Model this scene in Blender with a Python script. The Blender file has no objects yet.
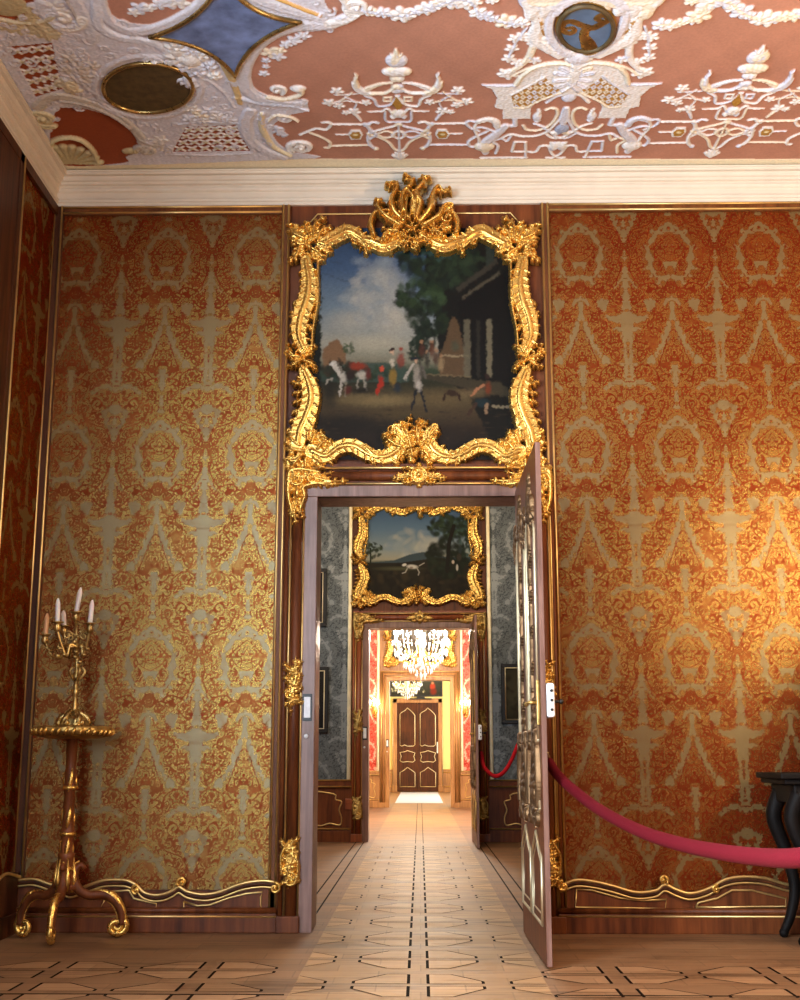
# Palace enfilade seen through open doors, built object by object.
import bpy, bmesh, math, random
import numpy as np
from mathutils import Vector, Matrix
R = random.Random(7)
NR = np.random.RandomState(11)
PI = math.pi
SC = bpy.context.scene
COL = SC.collection

# ------------------------------------------------------------------ camera and measuring
FPX = 1230.0
TH = math.atan((758. - 500.) / FPX)
PSI = math.atan((420. - 400.) / (FPX / math.cos(TH)))
CAMZ = 1.05
FW = np.array([-math.sin(PSI) * math.cos(TH), math.cos(PSI) * math.cos(TH), math.sin(TH)])
RT = np.array([math.cos(PSI), math.sin(PSI), 0.])
UP = np.cross(RT, FW)
CO = np.array([0, 0, CAMZ])
def ray(x, y): return FW + RT * (x - 400.) / FPX - UP * (y - 500.) / FPX
def PY(x, y, Y):                       # where a measured point meets the plane Y
    r = ray(x, y); p = CO + r * (Y / r[1]); return (float(p[0]), float(p[1]), float(p[2]))
def PZ(x, y, Z):
    r = ray(x, y); p = CO + r * ((Z - CAMZ) / r[2]); return (float(p[0]), float(p[1]), float(p[2]))
def XZ(x, y, Y): p = PY(x, y, Y); return (p[0], p[2])
def XY(x, y, Z): p = PZ(x, y, Z); return (p[0], p[1])

cam = bpy.data.cameras.new('camera'); co = bpy.data.objects.new('camera', cam); COL.objects.link(co)
cam.sensor_fit = 'VERTICAL'; cam.sensor_height = 36.; cam.lens = 36. * FPX / 1000.; cam.clip_end = 200
co.location = (0, 0, CAMZ)
co.rotation_euler = (PI / 2 + TH, 0, PSI)
SC.camera = co

YB, YB2, YB3, YB4 = 7.96, 16.30, 27.5, 40.0      # the four far walls of the enfilade
XL, XR = -2.54, 4.6
ZC = 5.05
WT = 0.30

# ------------------------------------------------------------------ mesh building
class MB:
    def __init__(s): s.v = []; s.f = []; s.m = []; s.sm = []
    def add(s, vs, fs, m=0, smooth=False):
        b = len(s.v); s.v += [tuple(map(float, p)) for p in vs]
        for f in fs: s.f.append(tuple(b + i for i in f)); s.m.append(m); s.sm.append(smooth)
        return s
    def box(s, x0, x1, y0, y1, z0, z1, m=0, bev=0.0):
        if bev > 0:
            bm = bmesh.new(); bmesh.ops.create_cube(bm, size=1)
            for v in bm.verts: v.co = Vector(((x0 + x1) / 2 + v.co.x * (x1 - x0), (y0 + y1) / 2 + v.co.y * (y1 - y0), (z0 + z1) / 2 + v.co.z * (z1 - z0)))
            bmesh.ops.bevel(bm, geom=bm.edges[:], offset=bev, segments=2, profile=.5, affect='EDGES')
            bm.verts.index_update()
            s.add([v.co for v in bm.verts], [[v.index for v in f.verts] for f in bm.faces], m); bm.free(); return s
        v = [(x0, y0, z0), (x1, y0, z0), (x1, y1, z0), (x0, y1, z0), (x0, y0, z1), (x1, y0, z1), (x1, y1, z1), (x0, y1, z1)]
        return s.add(v, [(0, 3, 2, 1), (4, 5, 6, 7), (0, 1, 5, 4), (1, 2, 6, 5), (2, 3, 7, 6), (3, 0, 4, 7)], m)
    def prism(s, poly, y0, y1, m=0):               # polygon in (x,z), thick along y
        n = len(poly)
        v = [(x, y0, z) for x, z in poly] + [(x, y1, z) for x, z in poly]
        return s.add(v, [tuple(range(n)), tuple(range(2 * n - 1, n - 1, -1))] + [(i, i + n, (i + 1) % n + n, (i + 1) % n) for i in range(n)], m)
    def tube(s, pts, r, m=0, seg=8, closed=False, squash=None):
        pts = [Vector(p) for p in pts]; n = len(pts)
        rr = r if isinstance(r, (list, tuple)) else [r] * n
        vs = []; up = Vector((0, 0, 1)); prev = None
        for i, p in enumerate(pts):
            a = pts[(i - 1) % n] if (closed or i) else p; b = pts[(i + 1) % n] if (closed or i < n - 1) else p
            t = (b - a)
            if t.length < 1e-9: t = Vector((0, 0, 1))
            t.normalize()
            if prev is None:
                q = t.cross(up) if abs(t.z) < .95 else t.cross(Vector((0, 1, 0)))
            else: q = prev - t * prev.dot(t)
            if q.length < 1e-6: q = t.orthogonal()
            q.normalize(); prev = q; w = t.cross(q)
            for k in range(seg):
                an = 2 * PI * k / seg
                o = q * math.cos(an) * rr[i] + w * math.sin(an) * rr[i]
                if squash: o = Vector((o.x * squash[0], o.y * squash[1], o.z * squash[2]))
                vs.append(p + o)
        fs = []
        for i in range(n if closed else n - 1):
            j = (i + 1) % n
            for k in range(seg):
                l = (k + 1) % seg
                fs.append((i * seg + k, i * seg + l, j * seg + l, j * seg + k))
        if not closed: fs.append(tuple(range(seg - 1, -1, -1))); fs.append(tuple((n - 1) * seg + k for k in range(seg)))
        return s.add(vs, fs, m, True)
    def lathe(s, c, prof, m=0, seg=20, lobes=0, amp=0.0):       # prof: (r, z)
        vs = []
        for r, z in prof:
            for k in range(seg):
                a = 2 * PI * k / seg; q = r * (1 + amp * math.cos(lobes * a))
                vs.append((c[0] + q * math.cos(a), c[1] + q * math.sin(a), c[2] + z))
        fs = []
        for i in range(len(prof) - 1):
            for k in range(seg):
                l = (k + 1) % seg
                fs.append((i * seg + k, i * seg + l, (i + 1) * seg + l, (i + 1) * seg + k))
        fs.append(tuple(range(seg - 1, -1, -1))); fs.append(tuple((len(prof) - 1) * seg + k for k in range(seg)))
        return s.add(vs, fs, m, True)
    def ball(s, c, r, m=0, seg=10, ring=7, sc=(1, 1, 1)):
        vs = [(c[0], c[1], c[2] - r * sc[2])]
        for i in range(1, ring):
            b = -PI / 2 + PI * i / ring
            for k in range(seg):
                a = 2 * PI * k / seg
                vs.append((c[0] + r * sc[0] * math.cos(b) * math.cos(a), c[1] + r * sc[1] * math.cos(b) * math.sin(a), c[2] + r * sc[2] * math.sin(b)))
        vs.append((c[0], c[1], c[2] + r * sc[2])); fs = []
        for k in range(seg): fs.append((0, 1 + (k + 1) % seg, 1 + k))
        for i in range(ring - 2):
            for k in range(seg):
                l = (k + 1) % seg; fs.append((1 + i * seg + k, 1 + i * seg + l, 1 + (i + 1) * seg + l, 1 + (i + 1) * seg + k))
        T = len(vs) - 1; b = 1 + (ring - 2) * seg
        for k in range(seg): fs.append((b + k, b + (k + 1) % seg, T))
        return s.add(vs, fs, m, True)
    def build(s, name, mats, parent=None, loc=None):
        me = bpy.data.meshes.new(name); me.from_pydata(s.v, [], s.f)
        if not isinstance(mats, (list, tuple)): mats = [mats]
        for m in mats: me.materials.append(m)
        me.polygons.foreach_set('material_index', s.m); me.polygons.foreach_set('use_smooth', s.sm)
        me.update()
        bm = bmesh.new(); bm.from_mesh(me); bmesh.ops.recalc_face_normals(bm, faces=bm.faces[:]); bm.to_mesh(me); bm.free()
        return link(name, me, parent, loc)

def link(name, me, parent=None, loc=None):
    o = bpy.data.objects.new(name, me); COL.objects.link(o)
    if parent is not None:
        o.parent = parent; o.matrix_parent_inverse = Matrix.Translation(parent.location).inverted()
    if loc: o.location = loc
    return o
def struct(o): o['kind'] = 'structure'; return o
def tag(o, label, cat, group=None, kind=None):
    o['label'] = label; o['category'] = cat
    if group: o['group'] = group
    if kind: o['kind'] = kind
    return o
def empty(name, loc=(0, 0, 0)):
    o = bpy.data.objects.new(name, None); COL.objects.link(o); o.location = loc; return o
def thing(name, label, cat, loc=(0, 0, 0), group=None): return tag(empty(name, loc), label, cat, group)
def shell(name, loc=(0, 0, 0)): return struct(empty(name, loc))
def copy_tree(o, parent=None):
    c = o.copy(); COL.objects.link(c)
    if parent is not None: c.parent = parent
    for ch in [x for x in bpy.data.objects if x.parent == o]: copy_tree(ch, c)
    return c

def spl(pts, step=.01, closed=False):            # Catmull-Rom through 2-D or 3-D points
    P = [np.array(p, float) for p in pts]; n = len(P); out = []
    if n < 3 and not closed:
        k = max(2, int(np.linalg.norm(P[-1] - P[0]) / step)); return [P[0] + (P[-1] - P[0]) * i / k for i in range(k + 1)]
    for i in range(n if closed else n - 1):
        p1, p2 = P[i], P[(i + 1) % n]
        p0 = P[(i - 1) % n] if (closed or i) else 2 * p1 - p2
        p3 = P[(i + 2) % n] if (closed or i < n - 2) else 2 * p2 - p1
        k = max(1, int(np.linalg.norm(p2 - p1) / step))
        for j in range(k):
            t = j / k
            out.append(.5 * ((2 * p1) + (-p0 + p2) * t + (2 * p0 - 5 * p1 + 4 * p2 - p3) * t * t + (-p0 + 3 * p1 - 3 * p2 + p3) * t ** 3))
    if not closed: out.append(P[-1])
    return out
def spiral(c, r0, r1, a0, turns, n=26):
    return [(c[0] + (r0 + (r1 - r0) * i / n) * math.cos(a0 + 2 * PI * turns * i / n), c[1] + (r0 + (r1 - r0) * i / n) * math.sin(a0 + 2 * PI * turns * i / n)) for i in range(n + 1)]

# ------------------------------------------------------------------ carved relief on a plane
class Relief:
    """height field over (u,v) made of carved strokes, leaves, shells"""
    def __init__(s, u0, u1, v0, v1, res, base=None):
        s.u0, s.v0, s.res = u0, v0, res
        s.nu = int(round((u1 - u0) / res)) + 1; s.nv = int(round((v1 - v0) / res)) + 1
        s.U = u0 + np.arange(s.nu) * res; s.V = v0 + np.arange(s.nv) * res
        s.H = np.full((s.nv, s.nu), -1.0) if base is None else np.full((s.nv, s.nu), float(base))
        s.C = None
    def paint(s, col): s.C = np.tile(np.array(col, float), (s.nv, s.nu, 1)); return s
    def win(s, a, b, c, d):
        i0 = max(0, int((a - s.u0) / s.res) - 1); i1 = min(s.nu, int((b - s.u0) / s.res) + 3)
        j0 = max(0, int((c - s.v0) / s.res) - 1); j1 = min(s.nv, int((d - s.v0) / s.res) + 3)
        return i0, i1, j0, j1
    def _put(s, w, d, r, h, col, prof, base=0.0):
        i0, i1, j0, j1 = w; q = d / r
        if prof == 'triple': z = np.where(q < 1, h * np.maximum(.18, np.maximum(np.sqrt(np.clip(1 - (q / .56) ** 2, 0, 1)), .85 * np.sqrt(np.clip(1 - ((q - .82) / .18) ** 2, 0, 1)))), -1)
        elif prof == 'flat': z = np.where(q < 1, h * np.clip((1 - q) * r / (s.res * 1.5), 0, 1), -1)
        elif prof == 'cove': z = np.where(q < 1, h * np.where(q < .66, .22 + .5 * (q / .66) ** 3, np.sqrt(np.clip(1 - ((q - .82) / .18) ** 2, 0, 1))), -1)
        elif prof == 'groove': z = np.where(q < 1, h * (np.sqrt(np.clip(1 - q * q, 0, 1)) - .55 * np.exp(-(q / .3) ** 2)), -1)
        else: z = np.where(q < 1, h * np.sqrt(np.clip(1 - q * q, 0, 1)), -1)
        z = np.where(q < 1, z + base, -1)
        s.H[j0:j1, i0:i1] = np.maximum(s.H[j0:j1, i0:i1], z)
        if col is not None and s.C is not None:
            a = np.clip((r - d) / s.res + .5, 0, 1)[..., None]
            s.C[j0:j1, i0:i1] = s.C[j0:j1, i0:i1] * (1 - a) + np.array(col) * a
    def stroke(s, pts, w, h, col=None, prof='round', smooth=True, closed=False, base=0.0):
        """w, h: half width and height, a number or (start, middle, end)"""
        pts = [tuple(p)[:2] for p in pts]
        if smooth: pts = spl(pts, max(s.res * 2.5, .008), closed)
        elif closed: pts = list(pts) + [pts[0]]
        P = np.array(pts, float); n = len(P)
        t = np.linspace(0, 1, n)
        W = np.interp(t, np.linspace(0, 1, len(w)), w) if isinstance(w, (list, tuple)) else np.full(n, float(w))
        Hh = np.interp(t, np.linspace(0, 1, len(h)), h) if isinstance(h, (list, tuple)) else np.full(n, float(h))
        for i in range(n - 1):
            a, b = P[i], P[i + 1]; r = max(W[i], W[i + 1])
            wn = s.win(min(a[0], b[0]) - r, max(a[0], b[0]) + r, min(a[1], b[1]) - r, max(a[1], b[1]) + r)
            if wn[1] <= wn[0] or wn[3] <= wn[2]: continue
            X, Y = np.meshgrid(s.U[wn[0]:wn[1]], s.V[wn[2]:wn[3]])
            ab = b - a; L = ab @ ab + 1e-12
            tt = np.clip(((X - a[0]) * ab[0] + (Y - a[1]) * ab[1]) / L, 0, 1)
            d = np.hypot(X - a[0] - tt * ab[0], Y - a[1] - tt * ab[1])
            ww = np.maximum(W[i] + (W[i + 1] - W[i]) * tt, 1e-4); hh = Hh[i] + (Hh[i + 1] - Hh[i]) * tt
            s._put(wn, d, ww, hh, col, prof, base)
    def blob(s, c, rx, ry, h, col=None, rot=0., base=0.0, prof='round'):
        r = max(rx, ry); wn = s.win(c[0] - r, c[0] + r, c[1] - r, c[1] + r)
        if wn[1] <= wn[0] or wn[3] <= wn[2]: return
        X, Y = np.meshgrid(s.U[wn[0]:wn[1]] - c[0], s.V[wn[2]:wn[3]] - c[1])
        ca, sa = math.cos(rot), math.sin(rot)
        d = np.hypot((X * ca + Y * sa) / rx, (-X * sa + Y * ca) / ry) * min(rx, ry)
        s._put(wn, d, min(rx, ry), h, col, prof, base)
    def inside(s, poly):
        P = np.array(poly, float); x0, y0 = P.min(0); x1, y1 = P.max(0)
        wn = s.win(x0, x1, y0, y1); X, Y = np.meshgrid(s.U[wn[0]:wn[1]], s.V[wn[2]:wn[3]])
        m = np.zeros(X.shape, bool); n = len(P)
        for i in range(n):
            a, b = P[i], P[(i + 1) % n]
            if a[1] == b[1]: continue
            c = ((a[1] > Y) != (b[1] > Y)) & (X < (b[0] - a[0]) * (Y - a[1]) / (b[1] - a[1]) + a[0]); m ^= c
        return wn, m
    def fill(s, poly, h=None, col=None, smooth=True, cut=False):
        if smooth: poly = spl(poly, .02, True)
        wn, m = s.inside(poly); i0, i1, j0, j1 = wn
        if h is not None:
            z = s.H[j0:j1, i0:i1]; s.H[j0:j1, i0:i1] = np.where(m, h if cut else np.maximum(z, h), z)
        if col is not None: s.C[j0:j1, i0:i1][m] = np.array(col)
    def scroll(s, c, r, a0, turns, w, h, col=None, prof='round'):
        s.stroke(spiral(c, r, r * .18, a0, turns), [w, w * .75, w * .55], [h, h * .9, h], col, prof, smooth=False)
        s.blob(c, r * .26, r * .26, h * 1.15, col)
    def leaf(s, a, b, wd, h, col=None, bend=.2, n=4):
        a = np.array(a, float); b = np.array(b, float); d = b - a; L = np.linalg.norm(d) + 1e-9; t = d / L; q = np.array([-t[1], t[0]])
        mid = (a + b) / 2 + q * bend * L
        C = np.array(spl([a, mid, b], L / 12))
        s.stroke(C, [wd * .35, wd * .3, wd * .08], [h, h, h * .5], col, smooth=False)
        for i in range(n):
            f = (i + .35) / n; k = min(len(C) - 2, int(f * (len(C) - 1))); p = C[k]; tg = C[k + 1] - C[k]; tg = tg / (np.linalg.norm(tg) + 1e-9)
            nn = np.array([-tg[1], tg[0]])
            for sg in (-1, 1):
                e = p + (tg * .8 + nn * sg) * wd * (1 - f * .65)
                s.stroke([p, p + (tg * .25 + nn * sg * .65) * wd * (1 - f * .65), e], [wd * .30, wd * .28, wd * .08], [h * .8, h * .75, h * .4], col)
    def shellf(s, c, r, a0, a1, n, h, col=None):
        for i in range(n):
            a = a0 + (a1 - a0) * i / (n - 1)
            s.stroke([(c[0] + .12 * r * math.cos(a), c[1] + .12 * r * math.sin(a)), (c[0] + r * math.cos(a), c[1] + r * math.sin(a))],
                     [r * .04, r * abs(a1 - a0) / n * .55], [h * .6, h], col, smooth=False)
    def flower(s, c, r, h, col=None, n=5):
        for i in range(n):
            a = 2 * PI * i / n + .3; s.blob((c[0] + .55 * r * math.cos(a), c[1] + .55 * r * math.sin(a)), r * .5, r * .32, h * .8, col, rot=a)
        s.blob(c, r * .28, r * .28, h, col)
    def mirror(s): s.H = np.maximum(s.H, s.H[:, ::-1])
    def build(s, name, mat, place, parent=None, sink=.004, full=False, keepcol=False):
        """place(U, V, H) -> X, Y, Z arrays"""
        H = s.H; on = H > 0
        q = on[:-1, :-1] | on[1:, :-1] | on[:-1, 1:] | on[1:, 1:]
        if full: q[:] = True
        jj, ii = np.nonzero(q); nu = s.nu
        quads = np.stack([jj * nu + ii, jj * nu + ii + 1, (jj + 1) * nu + ii + 1, (jj + 1) * nu + ii], 1)
        used = np.unique(quads); remap = np.full(s.nu * s.nv, -1); remap[used] = np.arange(len(used))
        UU, VV = np.meshgrid(s.U, s.V)
        Hc = H if full else np.where(on, H, -sink)
        X, Y, Z = place(UU.ravel()[used], VV.ravel()[used], Hc.ravel()[used])
        co_ = np.stack([X, Y, Z], 1).astype(np.float32)
        return grid_mesh(name, co_, remap[quads], mat, parent, cols=None if s.C is None else s.C.reshape(-1, 3)[used])

def grid_mesh(name, co_, quads, mat, parent=None, cols=None, floats=None, smooth=True):
    me = bpy.data.meshes.new(name); nq = len(quads)
    me.vertices.add(len(co_)); me.vertices.foreach_set('co', co_.astype(np.float32).ravel())
    me.loops.add(nq * 4); me.loops.foreach_set('vertex_index', quads.astype(np.int32).ravel())
    me.polygons.add(nq); me.polygons.foreach_set('loop_start', (np.arange(nq) * 4).astype(np.int32))
    try: me.polygons.foreach_set('loop_total', np.full(nq, 4, np.int32))
    except Exception: pass
    me.update(calc_edges=True)
    me.polygons.foreach_set('use_smooth', np.full(nq, smooth))
    if cols is not None:
        a = me.color_attributes.new('tint', 'FLOAT_COLOR', 'POINT')
        a.data.foreach_set('color', np.concatenate([cols, np.ones((len(cols), 1))], 1).astype(np.float32).ravel())
    for k, arr in (floats or {}).items():
        a = me.attributes.new(k, 'FLOAT', 'POINT'); a.data.foreach_set('value', arr.astype(np.float32).ravel())
    me.materials.append(mat); me.validate(); me.update()
    return link(name, me, parent)
# ------------------------------------------------------------------ materials (all node based)
def lin(c):
    if isinstance(c, str): c = tuple(int(c[i:i + 2], 16) / 255 for i in (1, 3, 5))
    return tuple((x / 12.92 if x <= .04045 else ((x + .055) / 1.055) ** 2.4) for x in c)
def c4(c): return tuple(c) + (1.,)
def newmat(name):
    m = bpy.data.materials.new(name); m.use_nodes = True; nt = m.node_tree; nt.nodes.clear()
    out = nt.nodes.new('ShaderNodeOutputMaterial'); return m, nt, out
def nd(nt, t, **kw):
    n = nt.nodes.new(t)
    for k, v in kw.items():
        if k in n.inputs: n.inputs[k].default_value = v
        else: setattr(n, k, v)
    return n
def prin(nt, out, **kw):
    b = nt.nodes.new('ShaderNodeBsdfPrincipled')
    for k, v in kw.items(): b.inputs[k.replace('_', ' ')].default_value = v
    nt.links.new(b.outputs[0], out.inputs[0]); return b
def coords(nt, scale=(1, 1, 1)):
    tc = nt.nodes.new('ShaderNodeTexCoord'); mp = nt.nodes.new('ShaderNodeMapping'); mp.inputs['Scale'].default_value = scale
    nt.links.new(tc.outputs['Object'], mp.inputs[0]); return mp.outputs[0]
def noise(nt, vec, scale, detail=4, rough=.55):
    n = nd(nt, 'ShaderNodeTexNoise', Scale=scale, Detail=detail, Roughness=rough); nt.links.new(vec, n.inputs['Vector']); return n.outputs['Fac']
def ramp(nt, fac, stops):
    r = nt.nodes.new('ShaderNodeValToRGB'); e = r.color_ramp.elements
    while len(e) < len(stops): e.new(.5)
    for i, (p, c) in enumerate(stops): e[i].position = p; e[i].color = c4(c)
    nt.links.new(fac, r.inputs[0]); return r.outputs[0]
def bump(nt, h, strength=.3, dist=.01):
    b = nd(nt, 'ShaderNodeBump', Strength=strength, Distance=dist); nt.links.new(h, b.inputs['Height']); return b.outputs[0]
def simple(name, col, rough=.5, metal=0., nscale=30, var=.12, bstr=.0, spec=.5, **kw):
    m, nt, out = newmat(name); b = prin(nt, out, Roughness=rough, Metallic=metal, **kw)
    b.inputs['Specular IOR Level'].default_value = spec
    v = coords(nt); f = noise(nt, v, nscale); c = np.array(lin(col) if isinstance(col, str) else col)
    nt.links.new(ramp(nt, f, [(.3, c * (1 - var)), (.7, np.minimum(c * (1 + var), 1))]), b.inputs['Base Color'])
    if bstr: nt.links.new(bump(nt, f, bstr, .004), b.inputs['Normal'])
    return m
def woodmat(name, dark, light, rough=.35, scale=(22, 22, 1.6), spec=.5, coat=.0):
    m, nt, out = newmat(name); b = prin(nt, out, Roughness=rough); b.inputs['Specular IOR Level'].default_value = spec
    b.inputs['Coat Weight'].default_value = coat; b.inputs['Coat Roughness'].default_value = .25
    v = coords(nt, scale); f = noise(nt, v, 1.0, 6, .6); v2 = coords(nt); g = noise(nt, v2, 2.2, 3)
    ad = nd(nt, 'ShaderNodeMath', operation='MULTIPLY_ADD'); nt.links.new(g, ad.inputs[0]); ad.inputs[1].default_value = .45; nt.links.new(f, ad.inputs[2])
    nt.links.new(ramp(nt, ad.outputs[0], [(.5, lin(dark)), (.95, lin(light))]), b.inputs['Base Color'])
    nt.links.new(bump(nt, f, .12, .003), b.inputs['Normal']); return m
def emis(name, col, st):
    m, nt, out = newmat(name); e = nd(nt, 'ShaderNodeEmission', Strength=st); e.inputs[0].default_value = c4(col); nt.links.new(e.outputs[0], out.inputs[0]); return m

def giltmat(name, col=(.86, .52, .13), rough=.22, dull=.25):
    m, nt, out = newmat(name); b = prin(nt, out, Metallic=.88, Roughness=rough)
    v = coords(nt); f = noise(nt, v, 34, 3, .5); g = noise(nt, v, 9, 3)
    c = np.array(col)
    nt.links.new(ramp(nt, g, [(.35, c * (1 - dull)), (.65, c)]), b.inputs['Base Color'])
    rr = nd(nt, 'ShaderNodeMapRange'); nt.links.new(f, rr.inputs[0]); rr.inputs[3].default_value = rough - .08; rr.inputs[4].default_value = rough + .2
    nt.links.new(rr.outputs[0], b.inputs['Roughness'])
    nt.links.new(bump(nt, f, .18, .004), b.inputs['Normal']); return m

def silkmat(name, ground, fill, fill2, line, sheen, gfac=.30, ffac=.34, rough=.42, gsheen=None):
    """damask: signed distances 'ground' and 'line' stored on the cloth pick satin ground, pile and outline"""
    m, nt, out = newmat(name)
    ag = nd(nt, 'ShaderNodeAttribute', attribute_name='ground'); al = nd(nt, 'ShaderNodeAttribute', attribute_name='line')
    def stepn(src, lo, hi):
        r = nd(nt, 'ShaderNodeMapRange'); nt.links.new(src, r.inputs[0]); r.inputs[1].default_value = lo; r.inputs[2].default_value = hi; return r.outputs[0]
    G = stepn(ag.outputs['Fac'], .0015, -.0015); L = stepn(al.outputs['Fac'], .001, -.0015)
    v = coords(nt); f = noise(nt, v, 7, 3); fine = noise(nt, coords(nt, (260, 260, 900)), 1, 2)
    fcol = ramp(nt, f, [(.3, fill), (.7, fill2)])
    mx = nd(nt, 'ShaderNodeMixRGB'); nt.links.new(L, mx.inputs[0]); nt.links.new(fcol, mx.inputs[1]); mx.inputs[2].default_value = c4(line)
    mg = nd(nt, 'ShaderNodeMixRGB'); nt.links.new(G, mg.inputs[0]); nt.links.new(mx.outputs[0], mg.inputs[1]); mg.inputs[2].default_value = c4(ground)
    th = nd(nt, 'ShaderNodeMixRGB', blend_type='MULTIPLY'); th.inputs[0].default_value = .25; nt.links.new(mg.outputs[0], th.inputs[1]); nt.links.new(fine, th.inputs[2])
    df = nt.nodes.new('ShaderNodeBsdfDiffuse'); nt.links.new(th.outputs[0], df.inputs[0])
    gl = nd(nt, 'ShaderNodeBsdfGlossy', Roughness=rough)
    ms = nd(nt, 'ShaderNodeMixRGB'); nt.links.new(G, ms.inputs[0]); ms.inputs[1].default_value = c4(sheen); ms.inputs[2].default_value = c4(gsheen or sheen)
    ml = nd(nt, 'ShaderNodeMixRGB'); nt.links.new(L, ml.inputs[0]); nt.links.new(ms.outputs[0], ml.inputs[1]); ml.inputs[2].default_value = c4(np.array(line) * 1.2)
    nt.links.new(ml.outputs[0], gl.inputs[0])
    bp = bump(nt, fine, .35, .002); nt.links.new(bp, gl.inputs['Normal'])
    fc = nd(nt, 'ShaderNodeMapRange'); nt.links.new(G, fc.inputs[0]); fc.inputs[3].default_value = ffac; fc.inputs[4].default_value = gfac
    mm = nt.nodes.new('ShaderNodeMixShader'); nt.links.new(fc.outputs[0], mm.inputs[0]); nt.links.new(df.outputs[0], mm.inputs[1]); nt.links.new(gl.outputs[0], mm.inputs[2])
    nt.links.new(mm.outputs[0], out.inputs[0]); return m

def tintmat(name, rough=.7, spec=.3, nscale=40, var=.1, bstr=.2):
    m, nt, out = newmat(name); b = prin(nt, out, Roughness=rough); b.inputs['Specular IOR Level'].default_value = spec
    a = nd(nt, 'ShaderNodeAttribute', attribute_name='tint'); f = noise(nt, coords(nt), nscale, 4)
    r = ramp(nt, f, [(.3, (1 - var,) * 3), (.7, (1, 1, 1))])
    mx = nd(nt, 'ShaderNodeMixRGB', blend_type='MULTIPLY'); mx.inputs[0].default_value = 1; nt.links.new(a.outputs['Color'], mx.inputs[1]); nt.links.new(r, mx.inputs[2])
    nt.links.new(mx.outputs[0], b.inputs['Base Color'])
    if bstr: nt.links.new(bump(nt, f, bstr, .003), b.inputs['Normal'])
    return m

def floormat(name, dark, light, rough=.5):
    m, nt, out = newmat(name); b = prin(nt, out, Roughness=rough); b.inputs['Specular IOR Level'].default_value = .28
    f = noise(nt, coords(nt, (2.2, 30, 1)), 1, 6, .62); g = noise(nt, coords(nt, (.9, 3.2, 1)), 1, 3)
    br = nd(nt, 'ShaderNodeTexBrick', Scale=1.0); nt.links.new(coords(nt), br.inputs[0])
    br.inputs['Color1'].default_value = (1, 1, 1, 1); br.inputs['Color2'].default_value = (.62, .62, .62, 1); br.inputs['Mortar'].default_value = (.45, .45, .45, 1)
    br.inputs['Mortar Size'].default_value = .004; br.inputs['Brick Width'].default_value = .42; br.inputs['Row Height'].default_value = .187
    ad = nd(nt, 'ShaderNodeMath', operation='MULTIPLY_ADD'); nt.links.new(g, ad.inputs[0]); ad.inputs[1].default_value = .9; nt.links.new(f, ad.inputs[2])
    cr = ramp(nt, ad.outputs[0], [(.65, lin(dark)), (1.2 / 1.0 if False else .98, lin(light))])
    mx = nd(nt, 'ShaderNodeMixRGB', blend_type='MULTIPLY'); mx.inputs[0].default_value = .55; nt.links.new(cr, mx.inputs[1]); nt.links.new(br.outputs[0], mx.inputs[2])
    nt.links.new(mx.outputs[0], b.inputs['Base Color'])
    rr = nd(nt, 'ShaderNodeMapRange'); nt.links.new(g, rr.inputs[0]); rr.inputs[3].default_value = rough - .08; rr.inputs[4].default_value = rough + .14
    nt.links.new(rr.outputs[0], b.inputs['Roughness']); nt.links.new(bump(nt, f, .1, .002), b.inputs['Normal']); return m

M = {}
M['wood'] = woodmat('walnut', '#421c0a', '#7c421f', .45, spec=.25)
M['wood_dark'] = woodmat('walnut_dark', '#2c1408', '#5e331a', .5, spec=.2)
M['wood_jamb'] = woodmat('worn_walnut', '#5c3c30', '#997467', .36)
M['wood_red'] = woodmat('cherry', '#6a2c12', '#a4582c', .4)
M['wood_strip'] = woodmat('panel_strip', '#4a2410', '#7e4a22', .45, spec=.22)
M['wood_pale'] = woodmat('honey_oak', '#8a5a30', '#c08a52', .38)
M['gilt'] = giltmat('gilding')
M['gilt_old'] = giltmat('old_gilding', (.72, .46, .14), .34, .45)
M['gilt_thin'] = giltmat('gilt_bead', (.85, .58, .22), .3, .2)
M['gilt_pale'] = giltmat('pale_gilding', (.85, .72, .46), .36, .2)
M['bronze'] = giltmat('bronze', (.62, .42, .15), .24, .5)
M['white'] = simple('cream_plaster', '#dbcebb', .6, nscale=6, var=.05)
M['ceil'] = tintmat('ceiling_stucco', .8, .2, 60, .14, .25)
M['canvas'] = tintmat('oil_on_canvas', .55, .12, 160, .12, .15)
M['silk'] = silkmat('orange_damask', lin('#715834'), lin('#5a1605'), lin('#6e2208'), lin('#6a1f0e'), (.46, .30, .085), .24, .34, .26, gsheen=(.42, .36, .22))
M['silk_grey'] = silkmat('grey_damask', lin('#64696c'), lin('#565b5e'), lin('#5b6163'), lin('#4a4f52'), (.8, .85, .85), .18, .08, .4)
M['silk_red'] = silkmat('red_damask', lin('#e2b098'), lin('#c8402e'), lin('#d04c36'), lin('#b02a20'), (1., .7, .55), .12, .12, .4)
M['floor'] = floormat('parquet_runner', '#5a3c24', '#a07850')
M['floor_side'] = floormat('parquet_border', '#573722', '#8c6444')
M['gilt_dull'] = giltmat('rubbed_gilding', (.27, .15, .07), .45, .5)
M['inlay'] = simple('dark_inlay', '#170d08', .8, spec=.05)
M['tile_light'] = floormat('parquet_maple', '#7d5632', '#b68a5c')
M['tile_side'] = floormat('parquet_cherry', '#70492c', '#a67a55')
M['wax'] = simple('candle_wax', '#efe4e4', .45, var=.03, Subsurface_Weight=.2)
M['wax_amber'] = simple('amber_wax', '#d8a070', .45, var=.03)
M['velvet'] = simple('red_velvet', '#b0101c', .8, nscale=300, var=.25, bstr=.5, spec=.2)
M['velvet_front'] = simple('crimson_velvet', '#640414', .85, nscale=260, var=.3, bstr=.6, spec=.2)
M['steel'] = simple('worn_nickel', '#c8ccd0', .3, .8, bstr=.1)
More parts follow.
